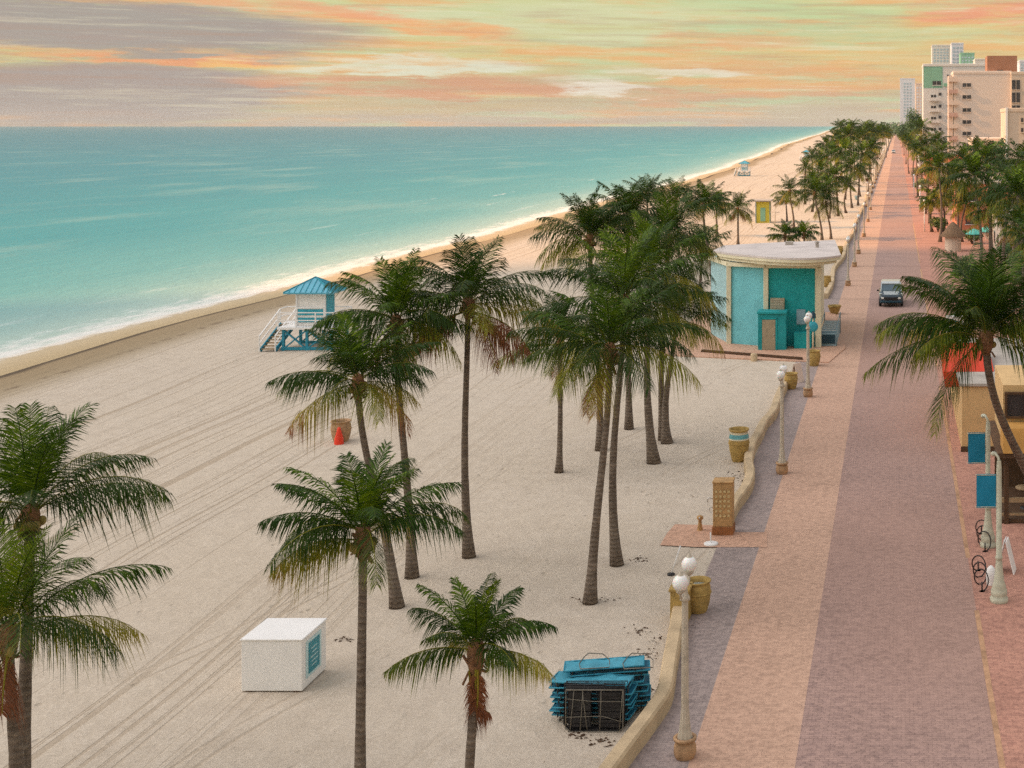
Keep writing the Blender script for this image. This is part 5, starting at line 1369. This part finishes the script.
def build_skyline():
    def block(name, label, px0, px1, py_top, Y, depth, wall, wins=(), roofm='lino_grey', para=.9, z0=0, parent=None):
        xa, xb = (px0 - VX) * Y / F, (px1 - VX) * Y / F; zt = A(0, py_top, Y).z
        root = thing(name, label, 'building', (xa, Y, 0))
        w = xb - xa
        mb = MB(); mb.box((w / 2, depth / 2, zt / 2), (w, depth, zt)); mb.build('wall', M[wall], root)
        mb = MB(); mb.box((w / 2, depth / 2, zt + para / 2), (w + .3, depth + .3, para), bev=.1); mb.build('parapet', M[wall], root)
        for (a, b, c, d, m) in wins:      # pixel rectangles on the front
            x0 = (a - VX) * Y / F - xa; x1 = (b - VX) * Y / F - xa; z1 = A(0, c, Y).z; z2 = A(0, d, Y).z
            mb = MB(); mb.box(((x0 + x1) / 2, .1, (z1 + z2) / 2), (x1 - x0, .36, z1 - z2)); wd = mb.build('window', M[m], root)
            if m == 'far_glass' and x1 - x0 > 1.0:
                mb = MB(); mb.box(((x0 + x1) / 2, -.12, z2 - .12), (x1 - x0 + .3, .3, .18)); mb.box(((x0 + x1) / 2, -.1, (z1 + z2) / 2), (.1, .1, z1 - z2)); mb.build('frame', M[wall], wd)
        return root, w, zt
    # pink slab tower
    Y = 395
    W = []
    for y in (85, 97, 110, 122, 133.5, 145.5): W.append((962.6, 971, y - 1.8, y + 1.8, 'far_glass'))
    root, w, zt = block('apartment_tower', 'broad pink-beige apartment tower with one column of dark windows', 953.5, 1011, 74, Y, 16, 'pink_stucco', W)
    # stacked balconies on its left corner
    for i in range(7):
        z = zt - 2.2 - i * 3.4
        if z < 2: break
        mb = MB(); mb.box((-.1, -.5, z), (2.6, 1.4, .2)); mb.box((-.1, -1.15, z + .55), (2.6, .12, 1.0)); mb.build('balcony', M['railing_pink'] if i % 2 else M['pink_light'], root)
    mb = MB(); mb.box((-.9, 3, zt / 2), (1.2, 6, zt - 1)); mb.build('stair_core', M['pink_light'], root)
    mb = MB(); x0 = (988 - 953.5) * Y / F; mb.box((x0 + 4.4, 8, zt + 2.9), (8.8, 10, 5.2)); ph = mb.build('penthouse', M['brown_stucco'], root)
    mb = MB(); mb.box((x0 + 3.8, 2.9, zt + .9), (1.8, .3, .7)); mb.build('window', M['far_glass'], ph)
    # right wing with tall windows
    W = [(1012, 1020, 80, 89.5, 'far_glass'), (1012, 1020, 92.5, 102.5, 'far_glass'), (1012, 1020, 105.5, 110, 'far_glass'), (1012, 1020, 114, 118, 'far_glass')]
    block('apartment_wing', 'darker pink wing with tall stacked windows at the right frame edge', 1011.3, 1062, 74.8, 393, 16, 'beige_stucco', W)
    W = [(1012 + i * 9, 1017 + i * 9, 118 + j * 10, 122 + j * 10, 'far_glass') for i in range(2) for j in range(2) if not (i == 0)]
    root, w, zt = block('apartment_block', 'lower beige block with a white edge strip, in front of the pink tower', 1007, 1080, 112, 300, 18, 'beige_stucco', W)
    mb = MB(); mb.box((-.1, -.05, zt / 2 + .5), (.5, .5, zt + 1)); mb.build('edge_strip', M['white_paint'], root)
    block('low_wing', 'low cream wing at the foot of the pink tower', 973, 1006.5, 142, 310, 20, 'pink_light', [(985, 990, 146, 149, 'far_glass'), (994, 999, 146, 149, 'far_glass')])
    # green and white tower
    Y = 430
    W = [(932.5, 941, 81, 85, 'far_glass')]
    for y in (98, 109, 120, 131, 140): W.append((931, 936, y - 3.2, y + 2.0, 'far_glass'))
    for y in (94, 106, 117, 129, 140): W.append((938.6, 941.4, y - 1.3, y + 1.5, 'far_glass'))
    for y in (76, 94, 106, 117, 129): W.append((947, 949, y - 1.3, y + 1.5, 'far_glass'))
    root, w, zt = block('green_tower', 'white tower with a sea-green upper corner, left of the pink tower', 923.3, 987, 66.5, Y, 20, 'far_white', W)
    x1 = (942.6 - 923.3) * Y / F; zb = A(0, 88, Y).z
    mb = MB(); mb.box((x1 / 2, .1, (zt + zb) / 2), (x1, .29, zt - zb)); mb.build('green_panel', M['green_stucco'], root)
    mb = MB(); mb.box((x1 + 2.0, -.06, zb + 1.0), (3.4, .4, 1.0)); mb.build('green_band', M['green_stucco'], root)
    for y in (98, 109, 120, 131):
        z = A(0, y + 2.5, Y).z; mb = MB(); mb.box((x1 - 2.6, -.7, z), (3.2, 1.4, .18)); mb.box((x1 - 2.6, -1.35, z + .5), (3.2, .08, .9)); mb.build('balcony', M['far_white'], root)
    # high glass tower behind
    Y = 900
    def gridw(px0, px1, pt, pb, nx, ny, m):
        return [(px0 + (px1 - px0) * (i + .2) / nx, px0 + (px1 - px0) * (i + .8) / nx, pt + (pb - pt) * (j + .25) / ny, pt + (pb - pt) * (j + .8) / ny, m) for i in range(nx) for j in range(ny)]
    root, w, zt = block('glass_tower', 'tall pale glass tower rising behind the green-cornered tower', 932, 950, 46, Y, 20, 'far_white', gridw(933, 949, 48, 68, 5, 7, 'tower_glass'))
    root, w, zt = block('glass_tower', 'blue-glass twin shaft right beside the tall pale tower', 951.5, 963.5, 44, Y + 30, 20, 'tower_grey', gridw(952, 963, 46, 68, 3, 6, 'tower_glass'))
    block('teal_tower', 'small teal block between the glass towers and the brown penthouse', 960.5, 974.5, 54, 860, 20, 'green_stucco', gridw(961, 974, 56, 68, 4, 4, 'tower_glass'))
    block('grey_block', 'pale grey block just left of the brown penthouse', 975, 988, 60, 840, 20, 'far_white', gridw(976, 987, 62, 72, 3, 2, 'tower_glass'))
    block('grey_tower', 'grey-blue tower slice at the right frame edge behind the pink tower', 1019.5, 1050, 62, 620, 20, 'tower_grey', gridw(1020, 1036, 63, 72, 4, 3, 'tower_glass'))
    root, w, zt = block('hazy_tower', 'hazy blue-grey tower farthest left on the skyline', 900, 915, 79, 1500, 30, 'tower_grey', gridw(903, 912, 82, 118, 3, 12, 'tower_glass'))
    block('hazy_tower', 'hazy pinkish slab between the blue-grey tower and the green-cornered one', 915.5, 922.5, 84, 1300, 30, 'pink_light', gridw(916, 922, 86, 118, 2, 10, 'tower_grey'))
    # broad trees by the towers and the far wood at the end of the walk
    sp = [(915, 113, 700, 7.5, 'pale broad tree at the foot of the hazy towers'), (908, 124, 800, 6.5, 'smaller pale broad tree left of the first'), (998, 137, 280, 3.2, 'dark round tree before the white edge strip'), (903, 128, 1000, 7, 'far grey-green tree at the end of the walk')]
    for i, (px, py, Yt, r, lb) in enumerate(sp):
        c = A(px, py, Yt); hz = max(3.0, c.z)
        leafy('broad_tree', lb, 'tree', (c.x, Yt, 0), r, hz / 1.9, 2600, .45 if r > 5 else .25, 400 + i, 0.0, .7, True, None, .4)
    rnd = random.Random(8); mb = MB()
    for i in range(9000):
        Y = 950 + rnd.random() ** 1.2 * 1500; x = rnd.uniform(-6 - (Y - 900) * .028, 34 + (Y - 900) * .03) 
        if abs(x + 1) < 5 and Y < 1350: continue
        h = (9 + 5 * math.sin(x * .25 + Y * .01) + 3 * math.sin(x * .9 + Y * .043)) * rnd.random() ** .35
        p = Vector((x, Y, max(.4, h))); u = Vector((rnd.gauss(0, 1), rnd.gauss(0, 1), rnd.gauss(0, 1))).normalized(); w = u.orthogonal().normalized(); s = rnd.uniform(.5, 1.2)
        mb.add([p - u * s, p + w * s, p + u * s, p - w * s], [(0, 1, 2, 3)], 0, False, rnd.uniform(.01, .5))
    tag(mb.build('far_wood', M['bush']), 'far-off grey-green wood closing the end of the walk', 'wood', kind='stuff')

# ------------------------------------------------------------------ sky, sun, cloud, haze
SUN_AZ = R(-97)      # from +Y, negative = towards the sea
SUN_EL = R(34)
def build_sky():
    w = bpy.data.worlds.new('World'); sc.world = w; w.use_nodes = True
    nt = NT(w.node_tree); bg = w.node_tree.nodes['Background']
    sky = nt.n('ShaderNodeTexSky', sky_type='NISHITA'); sky.sun_disc = False
    sky.sun_elevation = SUN_EL; sky.sun_rotation = SUN_AZ
    d = nt.n('ShaderNodeTexCoord').outputs['Generated']; x, y, z = nt.sep(d)[:3]
    az = nt.math('ARCTAN2', x, y); el = nt.math('ARCSINE', z)
    def nz(sx, sy, off, det=5.0, rough=.6): return nt.noise(nt.xyz(nt.math('MULTIPLY', az, sx), nt.math('MULTIPLY', el, sy), off), 1.0, det, rough)
    n1 = nz(5.0, 42.0, 0.0); n2 = nz(15.0, 135.0, 3.3, 7.0, .7); n3 = nz(2.2, 16.0, 9.1, 3.0)
    a2 = nt.math('ADD', az, nt.math('MULTIPLY', nt.math('SUBTRACT', n3, .5), .30))
    e2 = nt.math('ADD', el, nt.math('ADD', nt.math('MULTIPLY', nt.math('SUBTRACT', n1, .5), .032), nt.math('MULTIPLY', nt.math('SUBTRACT', n2, .5), .026)))
    S = srgb
    # base: greenish yellow veil, pinkish towards the horizon
    base = nt.ramp(nt.math('DIVIDE', e2, .11), [(0.0, S(200, 182, 160)), (.18, S(204, 190, 152)), (.42, S(216, 204, 146)), (.75, S(208, 212, 156)), (1.0, S(214, 208, 148))])
    def blob(cur, px, py, rx, ry, col, amt, tilt=0.0, soft=1.0, tex=True):
        a0 = math.atan((px - VX) / F); e0 = math.atan((HZ - py) / F * math.cos(a0))
        ra, re = rx / F * math.cos(a0), ry / F
        da = nt.math('DIVIDE', nt.math('SUBTRACT', a2, a0), ra)
        de = nt.math('DIVIDE', nt.math('SUBTRACT', nt.math('SUBTRACT', e2, e0), nt.math('MULTIPLY', nt.math('SUBTRACT', a2, a0), tilt)), re)
        q = nt.math('ADD', nt.math('MULTIPLY', da, da), nt.math('MULTIPLY', de, de))
        f = nt.maprange(q, .4, 1.35, amt, 0)
        if tex: f = nt.math('MULTIPLY', f, nt.maprange(n2, .36, .56, .25, 1.0))
        return nt.mix(f, cur, col)
    c = base
    n5 = nz(6.5, 85.0, 12.0, 6.0, .66); n6 = nz(7.5, 95.0, 21.0, 6.0, .66)
    c = nt.mix(nt.maprange(n5, .48, .60, 0, .75), c, S(240, 178, 118))
    c = nt.mix(nt.maprange(n6, .50, .62, 0, .70), c, S(196, 214, 166))
    c = blob(c, 560, 20, 260, 22, S(216, 216, 172), .85)
    c = blob(c, 960, 40, 150, 36, S(238, 186, 122), .6, .02)
    c = blob(c, 980, 8, 110, 14, S(240, 160, 130), .8)
    c = blob(c, 850, 36, 110, 13, S(190, 208, 160), .75, -.06)
    c = blob(c, 800, 14, 110, 10, S(196, 212, 160), .7, -.10)
    c = blob(c, 760, 40, 80, 10, S(236, 176, 128), .7)
    c = blob(c, 420, 24, 130, 11, S(244, 176, 118), .85, -.07)
    c = blob(c, 300, 6, 110, 8, S(240, 170, 128), .8, -.03)
    c = blob(c, 600, 52, 170, 11, S(238, 178, 118), .8, -.02)
    c = blob(c, 800, 68, 120, 9, S(234, 172, 120), .7)
    c = blob(c, 90, 22, 260, 24, S(168, 158, 153), .93, -.04, tex=False)
    c = blob(c, 60, 90, 230, 30, S(172, 160, 154), .96, tex=False)
    c = blob(c, 380, 84, 180, 10, S(222, 162, 126), .9)
    c = blob(c, 380, 106, 150, 7, S(210, 184, 138), .7)
    c = blob(c, 700, 94, 170, 6, S(226, 170, 132), .7)
    c = blob(c, 150, 54, 110, 5.5, S(246, 164, 116), .85, .02)
    c = blob(c, 235, 58, 60, 4, S(246, 196, 120), .8)
    c = blob(c, 400, 66, 140, 7.5, S(226, 224, 198), 1.0, .0)
    c = blob(c, 565, 88, 62, 5, S(238, 228, 208), 1.0)
    c = blob(c, 690, 76, 80, 5.5, S(234, 224, 200), .9, .03)
    c = blob(c, 640, 114, 90, 3, S(214, 200, 184), .5)
    # fine mottling
    n4 = nz(9.0, 230.0, 5.5, 6.0, .68)
    c = nt.mix(nt.maprange(n4, .34, .52, .34, 0), c, S(186, 146, 122))
    c = nt.mix(nt.maprange(n4, .52, .70, 0, .42), c, S(240, 230, 196))
    # above the strip we see: broken bright overcast over clear sky, brightest round the veiled sun
    sd = Vector((math.sin(SUN_AZ) * math.cos(R(42)), math.cos(SUN_AZ) * math.cos(R(42)), math.sin(R(42))))
    dp = nt.n('ShaderNodeVectorMath', operation='DOT_PRODUCT'); nt.put(dp.inputs[0], d); dp.inputs[1].default_value = sd
    glow = nt.math('POWER', nt.math('MAXIMUM', dp.outputs['Value'], 0.0), 9.0)
    cl = nt.noise(d, 2.5, 5.0, .6)
    over = nt.mix(nt.maprange(cl, .35, .65, 0, 1), (.58, .59, .63, 1), (.84, .82, .80, 1))
    gl = nt.mix(1.0, over, nt.mix(glow, (1, 1, 1, 1), (8.0, 7.5, 6.9, 1)), 'MULTIPLY')
    veil = nt.mix(nt.maprange(cl, .25, .5, .55, .95), nt.mix(1.0, sky.outputs[0], (.10, .10, .10, 1), 'MULTIPLY'), gl)
    col = nt.mix(nt.maprange(el, .12, .35, 0, 1), c, veil)
    nt.put(bg.inputs[0], col); bg.inputs[1].default_value = 1.0

    L = bpy.data.lights.new('Sun', 'SUN'); L.energy = 4.3; L.angle = R(.55); L.color = (1.0, .52, .20)
    so = bpy.data.objects.new('Sun', L); COL.objects.link(so)
    dirv = Vector((math.sin(SUN_AZ) * math.cos(SUN_EL), math.cos(SUN_AZ) * math.cos(SUN_EL), math.sin(SUN_EL)))
    so.rotation_euler = dirv.to_track_quat('Z', 'Y').to_euler()
    so.location = (0, 0, 60)
    # unseen cloud, added and outlined to keep the near beach out of the sun
    hgt = 620.0; off = dirv * (hgt / dirv.z)
    rng = random.Random(2)
    edge = [(-10, 151), (-28, 139), (-50, 122), (-80, 106), (-130, 92), (-190, 84), (-260, 60), (-280, -60), (-200, -160), (0, -200), (200, -160), (320, 0), (300, 120), (220, 165), (120, 160), (40, 156)]
    edge = [(p.x, p.y) for p in catmull([(a, b, 0) for a, b in edge] + [(-10, 150, 0)], 5)][:-1]
    cx = sum(a for a, b in edge) / len(edge); cy = sum(b for a, b in edge) / len(edge)
    rings = [(1.0, 0), (.93, 22), (.75, 48), (.5, 66), (.2, 74)]; rb = [(.9, -8), (.6, -16), (.25, -18)]
    vs = []; n = len(edge)
    for f, h in rings + rb:
        for (a, b) in edge:
            j = 1 + (0 if f == 1.0 else rng.uniform(-.05, .05))
            vs.append((cx + (a - cx) * f * j, cy + (b - cy) * f * j, h + (0 if f == 1 else rng.uniform(-6, 8))))
    fs = []
    for i in range(len(rings) - 1):
        for k in range(n): fs.append((i * n + k, i * n + (k + 1) % n, (i + 1) * n + (k + 1) % n, (i + 1) * n + k))
    fs.append(tuple((len(rings) - 1) * n + k for k in range(n)))
    q0 = len(rings)
    for k in range(n): fs.append((k, q0 * n + k, q0 * n + (k + 1) % n, (k + 1) % n))
    for i in range(len(rb) - 1):
        for k in range(n): fs.append(((q0 + i) * n + k, (q0 + i + 1) * n + k, (q0 + i + 1) * n + (k + 1) % n, (q0 + i) * n + (k + 1) % n))
    fs.append(tuple((q0 + len(rb) - 1) * n + k for k in range(n))[::-1])
    m, nt2, b = newmat('cloud_vapour')
    b.inputs['Base Color'].default_value = (.85, .84, .83, 1); b.inputs['Roughness'].default_value = 1.0
    tr = nt2.n('ShaderNodeBsdfTranslucent'); tr.inputs[0].default_value = (.9, .9, .9, 1)
    mx = nt2.n('ShaderNodeMixShader'); mx.inputs[0].default_value = .55
    out = [q for q in m.node_tree.nodes if q.type == 'OUTPUT_MATERIAL'][0]
    nt2.t.links.new(b.outputs[0], mx.inputs[1]); nt2.t.links.new(tr.outputs[0], mx.inputs[2]); nt2.t.links.new(mx.outputs[0], out.inputs[0])
    mb = MB(); mb.add(vs, fs, 0, True)
    o = mb.build('cloud', m, None, off); tag(o, kind='structure')

    # sea haze
    hz = bpy.data.materials.new('haze_air'); hz.use_nodes = True; t = NT(hz.node_tree)
    for q in list(hz.node_tree.nodes):
        if q.type == 'BSDF_PRINCIPLED': hz.node_tree.nodes.remove(q)
    pv = t.n('ShaderNodeVolumePrincipled'); pv.inputs['Density'].default_value = HAZE; pv.inputs['Color'].default_value = (.82, .90, .95, 1)
    out = [q for q in hz.node_tree.nodes if q.type == 'OUTPUT_MATERIAL'][0]
    t.t.links.new(pv.outputs[0], out.inputs['Volume'])
    if HAZE > 0:
        mb = MB(); mb.box((-1900, 4050, 40), (11000, 8360, 84)); tag(mb.build('haze', hz), kind='stuff')
HAZE = 0.00005

def build_camera():
    cam = bpy.data.cameras.new('Camera'); cam.sensor_width = 36.0; cam.sensor_fit = 'HORIZONTAL'
    cam.lens = F / 1024 * 36
    cam.shift_x = -(VX - 512) / 1024; cam.shift_y = -(384 - HZ) / 1024
    cam.clip_end = 30000; cam.clip_start = .1
    o = bpy.data.objects.new('Camera', cam); COL.objects.link(o)
    o.location = (0, 0, H); o.rotation_euler = (R(90), 0, 0)
    sc.camera = o

setup_materials()
build_ground()
build_sky()
build_camera()
build_near_palms()
build_far_palms()
build_lamps()
build_walls()
build_beach_things()
build_towers()
build_kiosk()
build_vehicles()
build_right_side()
build_skyline()

sc.view_settings.view_transform = 'Standard'; sc.view_settings.look = 'None'
sc.view_settings.gamma = 1.0; sc.view_settings.exposure = EXPO; sc.view_settings.use_curve_mapping = False
sc.cycles.use_denoising = False
sc.cycles.sample_clamp_indirect = 3.0; sc.cycles.max_bounces = 6; sc.cycles.diffuse_bounces = 3; sc.cycles.glossy_bounces = 2; sc.cycles.volume_bounces = 0
